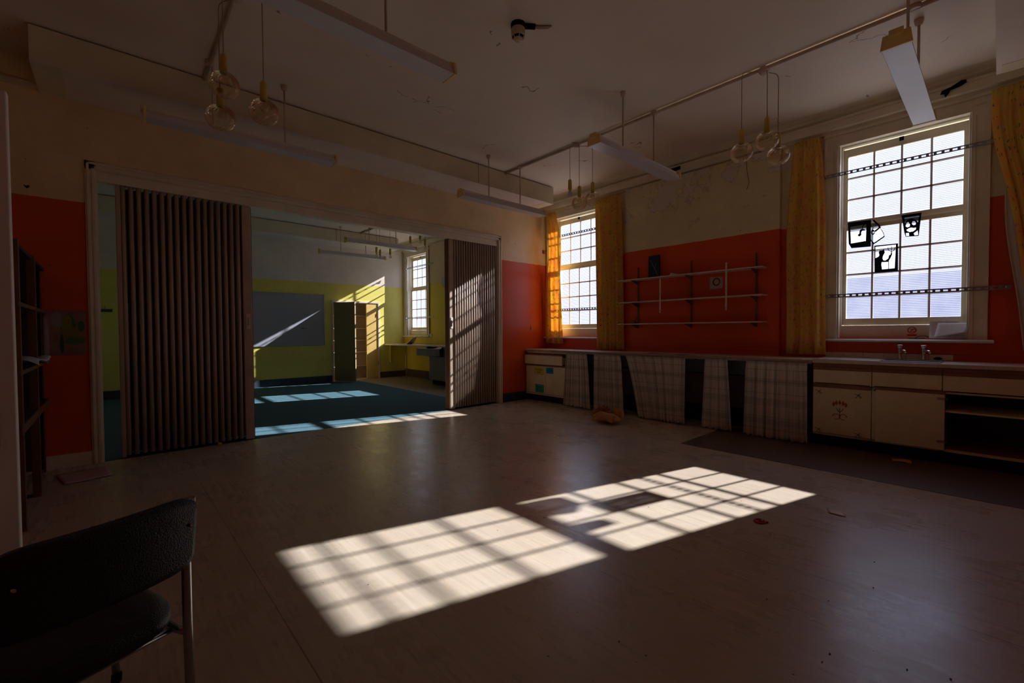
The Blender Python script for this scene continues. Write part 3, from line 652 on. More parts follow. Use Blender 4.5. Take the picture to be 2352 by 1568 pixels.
b = MB(); b.tube([(-2.967 + 0.032 * math.cos(a), -4.606 + 0.030 * math.sin(a), 0.0045) for a in [k * 2 * math.pi / 14 for k in range(14)]], 0.006, 6).tube([(-2.975, -4.63, 0.0045), (-2.965, -4.60, 0.0045), (-2.95, -4.65, 0.0045)], 0.006, 6)
tag(b.build('rubber_ring', M['red_gum']), 'small red rubber ring on the floor right of the sunlit patches', 'ring')
b = MB(); b.lathe([(0.0, 0.0), (0.014, 0.003), (0.022, 0.016), (0.02, 0.03), (0.010, 0.038), (0.0, 0.04)], (-5.104, -0.045, 0.0), 12)
tag(b.build('brass_ball', M['holder_ochre']), 'small brass ball on the floor at the foot of the wide folding door', 'ball')
b = MB(); rr = random.Random(3)
for k in range(95):
    if k < 45: x, y = rr.uniform(-4.6, -0.8), rr.uniform(-4.9, -0.4)
    elif k < 65: x, y = rr.uniform(-4.6, -2.9), rr.uniform(-5.6, -4.7)
    else: x, y = rr.uniform(-1.6, -0.7), rr.uniform(-3.2, -1.6)
    s = rr.uniform(0.002, 0.007); a = rr.uniform(0, 6.28)
    pts = [(x + s * rr.uniform(0.5, 1.3) * math.cos(a + t), y + s * rr.uniform(0.3, 0.8) * math.sin(a + t)) for t in (0, 1.2, 2.5, 3.9, 5.1)]
    b.prism(pts, 0.0, s * 0.35, lambda p, q, t: (p, q, t + 0.0005))
tag(b.build('floor_debris', M['debris']), 'dark crumbs and paint flakes scattered over the beige floor', 'debris', kind='stuff')

# ------------------------------------------------------------------ chair
PR = Vector((-5.80, -4.098, 0)); Bv = Vector((-0.929, -0.369, 0)); Fv = Vector((-0.369, 0.929, 0))
def CH(bb, ff, z): p = PR + Bv * bb + Fv * ff; return (p.x, p.y, z)
o = thing('chair', 'black padded chair with tubular steel legs in the lower left corner', 'chair', (PR.x, PR.y, 0))
o.location = (-5.95, -3.95, 0)
b = MB()
def backf(u, v):
    w = 0.385; bb = -0.012 + w * u; du = min(u, 1 - u) * w
    # super-ellipse outline
    hz = 0.100; t = (u - 0.5) * 2; k = (1 - abs(t) ** 9) ** (1 / 2.4) if abs(t) < 1 else 0.0
    k = max(k, 0.001); zc = 0.657
    z = zc + (v - 0.5) * 2 * hz * (0.62 + 0.38 * k); bow = 0.025 * (1 - t * t)
    return CH(bb, -0.018 - bow - 0.15 * (z - 0.6), z)
b.grid(backf, 48, 10)
for f in b.bm.faces: f.smooth = True
b.build('backrest', M['black_vinyl'], o, solid=0.022, bevel=0.008)
b = MB()
def seatf(th, r): return (0.185 + 0.205 * r * math.copysign(abs(math.cos(th)) ** 0.55, math.cos(th)), 0.235 + 0.215 * r * math.copysign(abs(math.sin(th)) ** 0.55, math.sin(th)))
rings = []
for r, z in ((0.001, 0.448), (0.5, 0.447), (0.85, 0.440), (0.97, 0.425), (1.0, 0.408), (0.985, 0.388), (0.93, 0.376), (0.5, 0.374), (0.001, 0.374)):
    rings.append([b.bm.verts.new(CH(*seatf(2 * math.pi * k / 32, r), z)) for k in range(32)])
for a_, c_ in zip(rings, rings[1:]):
    for k in range(32): f = b.bm.faces.new((a_[k], a_[(k + 1) % 32], c_[(k + 1) % 32], c_[k])); f.smooth = True
b.build('seat', M['black_vinyl'], o)
for bb, nm in ((0.0, 0), (0.366, 1)):
    b = MB(); b.tube([CH(bb, -0.028, 0.752), CH(bb, -0.024, 0.70), CH(bb, -0.006, 0.64), CH(bb, 0.0, 0.61), CH(bb, 0.0, 0.40), CH(bb, -0.012, 0.02)], 0.0115, 12); lg = b.build('rear_leg', M['chair_tube'], o)
    b = MB(); b.tube([CH(bb, -0.012, 0.03), CH(bb, -0.013, 0.0)], 0.0145, 12); b.build('foot_cap', M['black_card'], lg)
    ob = -0.055 if bb == 0 else 0.421
    b = MB(); b.tube([CH(bb, 0.0, 0.375), CH(bb, 0.06, 0.365), CH(bb, 0.43, 0.365), CH(bb + (ob - bb) * 0.1, 0.46, 0.35), CH(ob, 0.545, 0.02)], 0.011, 12); lg = b.build('front_leg', M['chair_tube'], o)
    b = MB(); b.tube([CH(ob, 0.543, 0.03), CH(ob, 0.548, 0.0)], 0.0145, 12); b.build('foot_cap', M['black_card'], lg)
b = MB(); b.tube([CH(0.0, 0.07, 0.362), CH(0.366, 0.07, 0.362)], 0.009, 10).tube([CH(0.0, 0.40, 0.362), CH(0.366, 0.40, 0.362)], 0.009, 10); b.build('seat_frame', M['chair_tube'], o)
for bb in (0.022, 0.345):
    for zz in (0.69, ):
        b = MB(); p = CH(bb, -0.075, zz); q = CH(bb, -0.055, zz); b.tube([p, q], [0.003, 0.0045], 10); b.build('screw', M['chrome'], o)

# ------------------------------------------------------------------ wall shelves on the pier
o = thing('wall_shelving', 'three long white shelves on slotted brackets against the orange wall', 'shelving', (-0.08, -2.71, 1.6))
for y in (-1.954, -2.772, -3.592):
    b = MB(); b.box(-0.088, -0.075, y - 0.012, y + 0.012, 1.235, 2.135)
    tr_ = b.build('track', M['bracket_metal'], o)
    b = MB()
    for k in range(28): b.box(-0.0885, -0.0878, y - 0.005, y - 0.001, 1.25 + k * 0.0315, 1.265 + k * 0.0315); b.box(-0.0885, -0.0878, y + 0.001, y + 0.005, 1.25 + k * 0.0315, 1.265 + k * 0.0315)
    b.build('slots', M['black_gap'], tr_)
    for z in (1.932, 1.603, 1.283):
        b = MB(); b.prism([(-0.088, z - 0.002), (-0.26, z - 0.002), (-0.26, z - 0.012), (-0.12, z - 0.052), (-0.088, z - 0.055)], y - 0.004, y + 0.004, lambda x, zz, t: (x, t, zz)); b.build('bracket', M['bracket_metal'], o)
for z in (1.932, 1.603, 1.283):
    b = MB(); b.box(-0.272, -0.09, -3.715, -1.715, z, z + 0.014); b.build('shelf', M['shelf_white'], o, bevel=0.002)
for y, z0, z1 in ((-3.31, 1.441, 2.03), (-2.42, 1.44, 1.925)):
    t = thing('metal_strip', 'white slotted strip hooked over the shelf edges, %s one of the two' % ('right-hand' if y < -3 else 'left-hand shorter'), 'metal strip', (-0.276, y, z0), 'strips in front of the shelves')
    b = MB(); b.box(-0.280, -0.274, y - 0.010, y + 0.010, z0, z1); b.build('strip', M['shelf_white'], t)
    b = MB()
    for zz in (z0 + 0.025, (z0 + z1) / 2, z1 - 0.025): b.lathe([(0.004, -0.0815 + 0.08), (0.004, -0.0795 + 0.08)], (-0.2815, y, zz), 8, 'x')
    b.build('screw_holes', M['black_gap'], t)
t = thing('book', 'dark navy book standing on the top wall shelf', 'book', (-0.13, -2.255, 1.946))
b = MB(); b.prism([(-2.168, 1.9465), (-2.170, 2.262), (-2.338, 2.268), (-2.343, 1.9465)], -0.16, -0.135, lambda y, z, x: (x, y, z)); b.build('cover', M['book_navy'], t, bevel=0.002)
b = MB(); b.prism([(-2.195, 2.20), (-2.205, 2.20), (-2.325, 1.98), (-2.312, 1.98)], -0.1615, -0.160, lambda y, z, x: (x, y, z)).prism([(-2.29, 2.15), (-2.297, 2.15), (-2.27, 2.07), (-2.262, 2.07)], -0.1615, -0.160, lambda y, z, x: (x, y, z)); b.build('cover_drawing', M['book_stroke'], t)
b = MB(); b.prism([(-2.53, 1.9465), (-2.56, 1.985), (-2.62, 1.965), (-2.65, 1.9465)], -0.24, -0.18, lambda y, z, x: (x, y, z)).prism([(-2.40, 1.9465), (-2.41, 1.955), (-2.48, 1.951), (-2.50, 1.9465)], -0.25, -0.22, lambda y, z, x: (x, y, z))
tag(b.build('crumpled_paper', M['paper_white']), 'small crumpled white scrap on the top wall shelf', 'paper')
b = MB(); b.lathe([(0.0, 0.0), (0.045, 0.0), (0.05, 0.012), (0.035, 0.025), (0.03, 0.042), (0.0, 0.048)], (-0.19, -1.945, 1.297), 14); tag(b.build('small_pot', M['bracket_metal']), 'small dark pot at the left end of the bottom wall shelf', 'pot')
t = thing('sticker', 'faded white picture with a purple ring stuck below the top wall shelf', 'sticker', (-0.077, -3.10, 1.81))
b = MB(); b.prism([(-3.018, 1.89), (-3.185, 1.885), (-3.183, 1.735), (-3.018, 1.73)], -0.077, -0.0755, lambda y, z, x: (x, y, z)); b.build('paper', M['paper_pink'], t)
b = MB(); b.tube([(-0.078, -3.105 + 0.042 * math.cos(a), 1.822 + 0.045 * math.sin(a)) for a in [k * 2 * math.pi / 20 for k in range(21)]], 0.007, 6); b.build('printed_ring', M['motif_dark'], t)
b = MB(); b.tube([(-0.0765, -1.92 + 0.018 * math.cos(a), 1.385 + 0.018 * math.sin(a)) for a in [k * 2 * math.pi / 12 for k in range(11)]], 0.003, 6); tag(b.build('wall_hook', M['motif_dark']), 'tiny dark ring hook above the bottom wall shelf', 'hook')

# ------------------------------------------------------------------ worktop and cupboards
o = thing('worktop', 'long stained worktop running under the corner window and shelves', 'worktop', (-0.28, -2.15, 0.85))
b = MB(); b.box(-0.558, -0.005, -4.292, -0.005, 0.850, 0.882); b.build('top', M['worktop_face'], o, bevel=0.003)
b = MB(); b.box(-0.562, -0.558, -4.292, -0.005, 0.848, 0.880); b.build('edge_strip', M['worktop_edge'], o)
b = MB(); b.tube([(-0.545, -0.98, 0.842), (-0.545, -4.285, 0.842)], 0.004, 8); b.build('curtain_rod', M['paper_white'], o)
o = thing('worktop', 'worktop with the steel sink under the right-hand window', 'worktop', (-0.28, -5.2, 0.85))
b = MB(); sy0, sy1, sx0, sx1 = -5.235, -4.84, -0.50, -0.16
b.box(-0.565, -0.005, sy1, -4.296, 0.852, 0.893).box(-0.565, -0.005, YB + 0.005, sy0, 0.852, 0.886).box(-0.565, sx0, sy0, sy1, 0.852, 0.886).box(sx1, -0.005, sy0, sy1, 0.852, 0.886)
b.build('top', M['worktop_face'], o, bevel=0.003)
t = thing('sink', 'steel sink basin set into the worktop below the taps', 'sink', (-0.33, -5.04, 0.7))
b = MB()
rim = [(sx0 - 0.012, sy0 - 0.012), (sx1 + 0.05, sy0 - 0.012), (sx1 + 0.05, sy1 + 0.012), (sx0 - 0.012, sy1 + 0.012)]
b.box(sx0 - 0.012, sx1 + 0.07, sy0 - 0.014, sy0 + 0.004, 0.886, 0.896).box(sx0 - 0.012, sx1 + 0.07, sy1 - 0.004, sy1 + 0.014, 0.893, 0.898).box(sx0 - 0.014, sx0 + 0.004, sy0, sy1, 0.886, 0.896).box(sx1 - 0.004, sx1 + 0.07, sy0, sy1, 0.886, 0.896)
b.build('rim', M['steel_sink'], t, bevel=0.002)
b = MB(); b.box(sx0 + 0.001, sx0 + 0.004, sy0 + 0.002, sy1 - 0.002, 0.72, 0.886).box(sx1 - 0.004, sx1 - 0.001, sy0 + 0.002, sy1 - 0.002, 0.72, 0.886).box(sx0 + 0.001, sx1 - 0.001, sy0 + 0.001, sy0 + 0.004, 0.72, 0.886).box(sx0 + 0.001, sx1 - 0.001, sy1 - 0.004, sy1 - 0.001, 0.72, 0.886).box(sx0 + 0.001, sx1 - 0.001, sy0 + 0.001, sy1 - 0.001, 0.717, 0.722)
b.build('basin', M['steel_sink'], t)
for yy, sp in ((-4.93, 1), (-5.105, -1)):
    t = thing('tap', 'chrome pillar tap on the sink, the %s one' % ('left' if sp > 0 else 'right'), 'tap', (-0.12, yy, 0.896), 'pillar taps at the sink')
    b = MB(); b.lathe([(0.020, 0), (0.020, 0.006), (0.013, 0.012), (0.012, 0.07), (0.016, 0.085), (0.012, 0.10), (0.0, 0.103)], (-0.12, yy, 0.8965), 16); b.build('body', M['chrome'], t)
    b = MB(); b.tube([(-0.12, yy, 0.972), (-0.16, yy - 0.02, 0.985), (-0.21, yy - 0.045, 0.982), (-0.225, yy - 0.052, 0.965)], 0.009, 10); b.build('spout', M['chrome'], t)
    b = MB(); b.lathe([(0.010, 0.10), (0.020, 0.107), (0.023, 0.125), (0.024, 0.137), (0.018, 0.141), (0.0, 0.142)], (-0.12, yy, 0.8965), 12, 'z', 0, 0.08, 6); b.build('knob', M['chrome'], t)
b = MB()
for k in range(6): y1_ = -4.284 - k * 0.17; b.box(-0.009, -0.001, y1_ - 0.167, y1_, 0.89, 0.944)
tag(b.build('splashback', M['tile'], bevel=0.001), 'low row of pale tiles behind the sink', 'tiles')
b = MB(); b.lathe([(0.0, 0.0), (0.03, 0.004), (0.034, 0.015), (0.02, 0.024), (0.0, 0.027)], (-0.07, -5.20, 0.8965), 10); tag(b.build('sponge', M['black_card']), 'small dark sponge right of the taps', 'sponge')

def cabinet_box(b, y0, y1, x0=-0.535, z0=0.115, z1=0.848, back=True):
    b.box(x0, -0.02, y0, y0 + 0.016, z0, z1).box(x0, -0.02, y1 - 0.016, y1, z0, z1).box(x0, -0.02, y0, y1, z0, z0 + 0.018)
    b.box(-0.036, -0.02, y0, y1, z0, z1)
    b.box(x0, -0.02, y0, y1, z1 - 0.03, z1)
# left cupboard
o = thing('cupboard', 'cream base cupboard with coloured labels in the corner', 'cupboard', (-0.3, -0.49, 0))
b = MB(); cabinet_box(b, -0.955, -0.02); b.box(-0.535, -0.02, -0.955, -0.02, 0.60, 0.616); b.build('carcass', M['laminate'], o, bevel=0.001)
b = MB(); b.box(-0.50, -0.04, -0.95, -0.03, 0, 0.113); b.build('plinth', M['plinth_black'], o)
b = MB(); b.box(-0.585, -0.567, -0.885, -0.022, 0.635, 0.785).box(-0.567, -0.10, -0.875, -0.86, 0.645, 0.76).box(-0.567, -0.10, -0.045, -0.03, 0.645, 0.76).box(-0.567, -0.1, -0.86, -0.045, 0.645, 0.655); dr = b.build('drawer', M['laminate'], o, bevel=0.002)
b = MB(); b.box(-0.588, -0.566, -0.885, -0.022, 0.785, 0.806); b.build('finger_rail', M['laminate_edge'], dr, bevel=0.002)
b = MB(); b.lathe([(0.006, -0.004), (0.006, 0)], (-0.585, -0.62, 0.755), 8, 'x'); b.build('keyhole', M['black_gap'], dr)
b = MB(); b.box(-0.548, -0.535, -0.955, -0.02, 0.604, 0.626); b.build('rail', M['laminate_edge'], o)
doors = []
for y0, y1 in ((-0.486, -0.024), (-0.948, -0.490)):
    b = MB(); b.box(-0.553, -0.537, y0, y1, 0.14, 0.600); doors.append(b.build('door', M['laminate'], o, bevel=0.002))
b = MB(); b.box(-0.55, -0.53, -0.955, -0.02, 0.112, 0.132); b.build('bottom_strip', M['laminate'], o)
def text_mesh(name, body, size, m, parent, loc, yflip=True):
    cu = bpy.data.curves.new('t', 'FONT'); cu.body = body; cu.size = size; cu.align_x = 'CENTER'; cu.align_y = 'CENTER'; cu.extrude = 0.0004
    ob = bpy.data.objects.new('t', cu); COL.objects.link(ob)
    dg = bpy.context.evaluated_depsgraph_get(); me = bpy.data.meshes.new_from_object(ob.evaluated_get(dg)); bpy.data.objects.remove(ob)
    # reads left-to-right along -y on a face looking towards -x
    R = Matrix(((0, 0, -1, 0), (-1, 0, 0, 0), (0, 1, 0, 0), (0, 0, 0, 1)))
    me.transform(Matrix.Translation(Vector(loc)) @ R); me.transform(Matrix.Translation(-wpos(parent)))
    me.materials.clear(); me.materials.append(m)
    t = bpy.data.objects.new(name, me); COL.objects.link(t); t.parent = parent; return t
for dr_, y0, y1, z0, z1, m, txt, sz, lab in ((doors[0], -0.455, -0.22, 0.455, 0.588, 'note_yellow', 'Tempera\nPots', 0.048, 'yellow paper label with two words'), (doors[1], -0.665, -0.505, 0.488, 0.585, 'note_blue', 'Chalk', 0.044, 'blue paper label with one word'),
                                        (doors[0], -0.452, -0.25, 0.155, 0.29, 'note_green', 'Plaster\nShapes', 0.046, 'green paper label with two words')):
    b = MB(); b.box(-0.5555, -0.5535, y0, y1, z0, z1); b.build('paper_label', M[m], dr_, label=lab)
    text_mesh('lettering', txt, sz, M['ink'], dr_, (-0.5562, (y0 + y1) / 2, (z0 + z1) / 2))
# back board between the supports
o = thing('knee_board', 'dark two-tone board behind the gingham curtains', 'panel', (-0.2, -2.6, 0.23))
b = MB(); b.box(-0.22, -0.20, -4.28, -0.97, 0.645, 0.848); b.build('upper_board', M['board_grey'], o)
b = MB(); b.box(-0.222, -0.202, -4.28, -0.97, 0.235, 0.632); b.build('lower_board', M['board_brown'], o)
b = MB(); b.box(-0.225, -0.199, -4.28, -0.97, 0.632, 0.645); b.build('batten', M['black_gap'], o)
b = MB(); b.box(-0.19, -0.08, -4.28, -0.97, 0.0, 0.235); b.build('plinth', M['plinth_black'], o)
b = MB(); b.box(-0.535, -0.02, -0.972, -0.958, 0.0, 0.848); b.build('support', M['board_grey'], o)

def cloth(name, m, t0, t1, z1, b0, b1, z0, x, folds, amp, seed, parent=None, nu=None, full=1.6, sag=0.0, header=0.03, label=None, zslope=0.0, xb=None, ragged=0.0, mid=None):
    rn = random.Random(seed); ph = [rn.uniform(0, 6.28) for _ in range(5)]; fr = [rn.uniform(0.75, 1.25) for _ in range(5)]
    nu = nu or folds * 10; wid = abs(b1 - b0) * full
    xb = x if xb is None else xb
    def fn(u, v):
        e = v ** 0.8
        y = (t0 + (t1 - t0) * u) * (1 - e) + (b0 + (b1 - b0) * u) * e
        if mid:
            w = math.exp(-((v - mid[0]) / mid[3]) ** 2); y = y * (1 - w) + (mid[1] + (mid[2] - mid[1]) * u) * w
        a = 2 * math.pi * folds * u
        wv = 0.65 * math.sin(a * fr[0] + ph[0]) + 0.35 * math.sin(a * 1.9 * fr[1] + ph[1] + 0.6 * v)
        hd = 0.5 * math.sin(a * 2.6 + ph[2])
        k = min(1, v / 0.12)
        d = amp * ((1 - k) * hd * 0.5 + k * wv * (0.8 + 0.35 * v)) + 0.3 * amp * math.sin(3 * v + ph[3] + 2 * u)
        z = z1 + (z0 - z1) * v + zslope * u * (1 - v) - (sag * math.sin(math.pi * u) * (1 - v))
        if v >= 0.999: z += ragged * math.sin(a * 0.7 + ph[4])
        return ((x * (1 - v) + xb * v) + d, y, z)
    b = MB(); b.grid(fn, nu, 26, True, (wid, abs(z1 - z0)))
    o = b.build(name, m, parent, solid=0.0015)
    return o
UC = [(-0.985, -1.375, -0.930, -1.458, 0.02, 8, 'gingham curtain beside the labelled cupboard, leftmost under the worktop'),
      (-1.515, -1.988, -1.520, -2.030, 0.012, 9, 'gingham curtain with the brown paper bag at its foot'),
      (-2.060, -2.939, -2.268, -2.942, 0.014, 18, 'wide gingham curtain with a slanting left edge'),
      (-3.188, -3.451, -3.155, -3.519, 0.016, 6, 'narrow gingham curtain, between the two wide ones'),
      (-3.660, -4.256, -3.644, -4.272, 0.010, 12, 'wide gingham curtain next to the flower-painted cupboard')]
for i, (t0, t1, b0, b1, z0, nf, lab) in enumerate(UC):
    o = cloth('gingham_curtain', M['plaid_cotton'], t0, t1, 0.846, b0, b1, z0, -0.588, nf, 0.024, 20 + i, full=1.5, ragged=0.008, xb=-0.600)
    tag(o, lab, 'curtain', 'gingham curtains under the worktop')
b = MB(); b.grid(lambda u, v: (-0.555 + 0.10 * v + 0.02 * math.sin(5 * u), -2.35 - 0.60 * u, 0.8835 + 0.006 * (1 + math.sin(8 * u + 3 * v)) * (1 - v)), 14, 4)
tag(b.build('torn_paper_strip', M['paper_white'], solid=0.0008), 'long torn pale strip lying on the worktop below the shelves', 'paper')
# window curtains
def wc(label, **k):
    o = cloth('window_curtain', M['sprig_cotton'], solid_ := None, **k) if False else cloth('window_curtain', M['sprig_cotton'], **k)
    tag(o, label, 'curtain', 'yellow orange window curtains'); return o
wc('yellow orange curtain pulled aside at the corner, glowing with daylight', t0=-0.07, t1=-0.285, z1=3.30, b0=-0.03, b1=-0.445, z0=0.975, x=-0.080, folds=4, amp=0.026, seed=3, full=1.6, mid=(0.27, -0.135, -0.410, 0.18))
wc('yellow orange curtain between the corner window and the shelves', t0=-1.195, t1=-1.685, z1=3.29, b0=-1.195, b1=-1.745, z0=0.905, x=-0.125, folds=5, amp=0.042, seed=8, full=1.5)
wc('yellow orange curtain on the left side of the large window', t0=-4.00, t1=-4.235, z1=3.32, b0=-3.93, b1=-4.315, z0=0.918, x=-0.115, folds=3, amp=0.042, seed=12, full=1.8, mid=(0.5, -3.92, -4.30, 0.35))
cr_ = thing('window_curtain', 'heavy yellow orange curtain with pale lining at the right edge of the photo', 'curtain', (-0.12, -5.8, 1.0), 'yellow orange window curtains')
cloth('fabric', M['sprig_cotton'], -5.52, -6.02, 3.30, -5.78, -6.10, 1.0, -0.13, 6, 0.03, 17, parent=cr_, full=1.6, mid=(0.05, -5.52, -6.02, 0.25))
cloth('lining', M['curtain_lining'], -5.515, -5.60, 3.29, -5.735, -5.85, 1.0, -0.10, 2, 0.012, 5, parent=cr_, full=1.2, mid=(0.4, -5.61, -5.72, 0.25))

# sink cupboards
def motif(o, cy, cz, x, yr):
    b = MB()
    for a in (-0.9, -0.45, 0.0, 0.45, 0.9):
        y = cy - 0.040 * math.sin(a) * 1.6; z = cz + 0.035 + 0.05 * math.cos(a)
        b.prism([(y - 0.013, z), (y, z - 0.024), (y + 0.013, z), (y, z + 0.030)], x - 0.001, x, lambda p, q, t: (t, p, q))
    for s in (-1, 1):
        b.tube([(x, cy + s * 0.030 + s * 0.028 * math.cos(t), cz - 0.055 + 0.028 * math.sin(t)) for t in [k * 0.5 for k in range(11)]], 0.003, 5)
    b.build('painted_decoration', M['motif_red'], o)
    b = MB(); b.tube([(x, cy, cz - 0.075), (x, cy, cz + 0.03)], 0.0028, 5)
    for s in (-1, 1): b.tube([(x, cy, cz - 0.01), (x, cy + s * 0.02, cz + 0.01), (x, cy + s * 0.028, cz + 0.03)], 0.0026, 5)
    b.build('painted_decoration', M['motif_green'], o)
    b = MB()
    for yy, zz, s in ((yr[0] - 0.05, 0.56, 1), (yr[1] + 0.10, 0.55, -1), (yr[0] - 0.05, 0.17, 1), (yr[1] + 0.10, 0.165, -1)):
        b.tube([(x, yy - 0.03, zz - 0.02), (x, yy, zz + 0.005), (x, yy + 0.03, zz + 0.012)], 0.002, 5); b.tube([(x, yy + 0.02, zz - 0.03), (x, yy, zz), (x, yy - 0.02, zz + 0.02)], 0.002, 5); b.tube([(x, yy, zz), (x, yy - 0.018, zz - 0.028)], 0.002, 5)
    b.build('painted_decoration', M['motif_dark'], o)
def unit(y0, y1, label, deco=False, open_=False):
    o = thing('cupboard', label, 'cupboard', (-0.3, (y0 + y1) / 2, 0), 'sink cupboards')
    b = MB(); cabinet_box(b, y0, y1); b.box(-0.535, -0.02, y0, y1, 0.625, 0.641); b.build('carcass', M['laminate'], o, bevel=0.001)
    b = MB(); b.box(-0.49, -0.04, y0, y1, 0, 0.113); b.build('plinth', M['plinth_black'], o)
    b = MB(); b.box(-0.553, -0.537, y0 + 0.002, y1 - 0.002, 0.652, 0.785); dr = b.build('drawer', M['laminate'], o, bevel=0.002)
    b = MB(); b.box(-0.560, -0.537, y0 + 0.002, y1 - 0.002, 0.787, 0.812).box(-0.552, -0.537, y0, y1, 0.812, 0.85); b.build('finger_rail', M['laminate_edge'], dr, bevel=0.002)
    return o
o = unit(-4.778, -4.300, 'cream cupboard with a painted flower on its door left of the sink')
b = MB(); b.box(-0.553, -0.537, -4.776, -4.302, 0.14, 0.605); d = b.build('door', M['laminate'], o, bevel=0.002)
motif(d, -4.53, 0.375, -0.5545, (-4.302, -4.776))
b = MB(); b.box(-0.558, -0.537, -4.776, -4.302, 0.607, 0.635); b.build('door_rail', M['laminate_edge'], o, bevel=0.002)
o = unit(-5.264, -4.780, 'cream cupboard below the sink, hidden by the folded back door')
b = MB(); b.box(-0.553, -0.537, -5.262, -4.782, 0.14, 0.605); b.build('door', M['laminate'], o)
o = unit(-6.10, -5.266, 'open cupboard with dark shelves at the right edge, its door swung left')
b = MB(); b.box(-0.535, -0.04, -6.08, -5.284, 0.463, 0.478); b.build('shelf', M['laminate'], o)
b = MB(); b.box(-0.048, -0.042, -6.08, -5.284, 0.14, 0.62).box(-0.50, -0.05, -5.287, -5.283, 0.14, 0.62); b.build('inside_lining', M['shelf_dark'], o)
b = MB(); b.box(-0.50, -0.06, -6.08, -5.286, 0.134, 0.138); b.build('inside_floor', M['laminate_edge'], o)
b = MB(); b.box(-0.580, -0.563, -5.283, -4.812, 0.135, 0.622); d = b.build('door', M['laminate'], o, bevel=0.002)
b = MB(); b.box(-0.584, -0.560, -5.283, -4.812, 0.622, 0.648); b.build('door_rail', M['laminate_edge'], d, bevel=0.002)
for z in (0.575, 0.20):
    b = MB(); b.box(-0.586, -0.579, -5.300, -5.235, z, z + 0.005).box(-0.586, -0.579, -5.300, -5.235, z + 0.012, z + 0.017).box(-0.582, -0.54, -5.300, -5.292, z - 0.004, z + 0.02); b.build('hinge', M['bracket_metal'], o)

# ------------------------------------------------------------------ things on the sill of window 1
b = MB()
def sp(u, v):
    y = -5.13 - 0.20 * u - 0.06 * v * u; z = 1.275 - 0.16 * v - 0.04 * v * v * math.sin(1.6 * u + 0.4); x = 0.06 - 0.03 * v - 0.07 * v * v * (0.6 + 0.4 * math.sin(2.5 * u))
    return (x, y, max(z, 1.100))
b.grid(sp, 10, 10); tag(b.build('notice_sheet', M['paper_white'], solid=0.0008), 'crumpled white notice leaning in the window above the taps', 'paper', 'loose notices on the sill')
b = MB()
b.grid(lambda u, v: (0.045 - 0.10 * v, -5.19 - 0.22 * u + 0.02 * v, 1.25 - 0.145 * v + 0.055 * u * v), 8, 8); tag(b.build('notice_sheet', M['paper_white'], solid=0.0008), 'second white notice curling over the sill edge, in front', 'paper', 'loose notices on the sill')
b = MB(); b.tube([(-0.01, -4.975, 1.108), (-0.02, -5.01, 1.099), (-0.02, -5.06, 1.100), (-0.01, -5.10, 1.103)], 0.004, 6).tube([(0.0, -5.03, 1.103), (0.005, -5.06, 1.122), (0.0, -5.10, 1.126), (-0.01, -5.13, 1.112)], 0.0045, 6)
tag(b.build('twig', M['book_navy']), 'thin dark curled strip lying on the window sill', 'strip')
t = thing('warning_sign', 'round red prohibition sign on the window frame above the sink', 'sign', (0.094, -4.996, 1.17))
b = MB(); b.box(0.0925, 0.0945, -5.035, -4.957, 1.118, 1.222); b.build('backing', M['tile'], t)
b = MB(); b.tube([(0.092, -4.996 + 0.031 * math.cos(a), 1.182 + 0.031 * math.sin(a)) for a in [k * 2 * math.pi / 24 for k in range(25)]], 0.0045, 6).tube([(0.092, -4.974, 1.204), (0.092, -5.018, 1.160)], 0.0028, 6).box(0.0915, 0.093, -5.033, -4.960, 1.124, 1.140)
b.build('red_print', M['sign_red'], t)
b = MB(); b.box(0.0915, 0.0928, -5.018, -4.995, 1.188, 1.195).box(0.0915, 0.0928, -5.000, -4.994, 1.176, 1.192).box(0.0915, 0.0928, -4.995, -4.982, 1.165, 1.173); b.build('tap_symbol', M['ink'], t)
# black paper cut-outs taped to the panes
def loops_mesh(b, loops, x):
    """polygon with holes, extruded by the card's thickness"""
    cu = bpy.data.curves.new('c', 'CURVE'); cu.dimensions = '2D'; cu.fill_mode = 'BOTH'; cu.extrude = 0.0006
    for lp in loops:
        s = cu.splines.new('POLY'); s.points.add(len(lp) - 1); s.use_cyclic_u = True
        for i, (y, z) in enumerate(lp): s.points[i].co = (y, z, 0, 1)
    ob = bpy.data.objects.new('c', cu); COL.objects.link(ob); dg = bpy.context.evaluated_depsgraph_get(); me = bpy.data.meshes.new_from_object(ob.evaluated_get(dg)); bpy.data.objects.remove(ob)
    me.transform(Matrix(((0, 0, 1, x), (1, 0, 0, 0), (0, 1, 0, 0), (0, 0, 0, 1)))); b.bm.from_mesh(me)
A_out=[(-4.45,2.37),(-4.653,2.365),(-4.655,2.081),(-4.486,2.086),(-4.462,2.138),(-4.454,2.325)]; A_in=[(-4.474,2.321),(-4.615,2.325),(-4.611,2.147),(-4.482,2.138)]
A_hook=[(-4.538,2.219),(-4.555,2.237),(-4.555,2.264),(-4.57,2.283),(-4.597,2.276),(-4.61,2.254),(-4.599,2.259),(-4.578,2.26),(-4.57,2.242),(-4.573,2.218),(-4.555,2.201)]
A_arc=[(-4.578,2.279),(-4.577,2.313),(-4.596,2.331),(-4.602,2.323),(-4.584,2.307),(-4.585,2.278)]
B1=[(-4.664,2.366),(-4.679,2.361),(-4.724,2.301),(-4.737,2.27),(-4.691,2.226),(-4.684,2.247),(-4.717,2.269),(-4.713,2.293),(-4.672,2.343)]
B_ring=[(-4.688,2.227),(-4.685,2.213),(-4.679,2.204),(-4.671,2.201),(-4.663,2.207),(-4.656,2.218),(-4.654,2.233),(-4.656,2.247),(-4.662,2.256),(-4.671,2.258),(-4.679,2.253),(-4.685,2.242)]
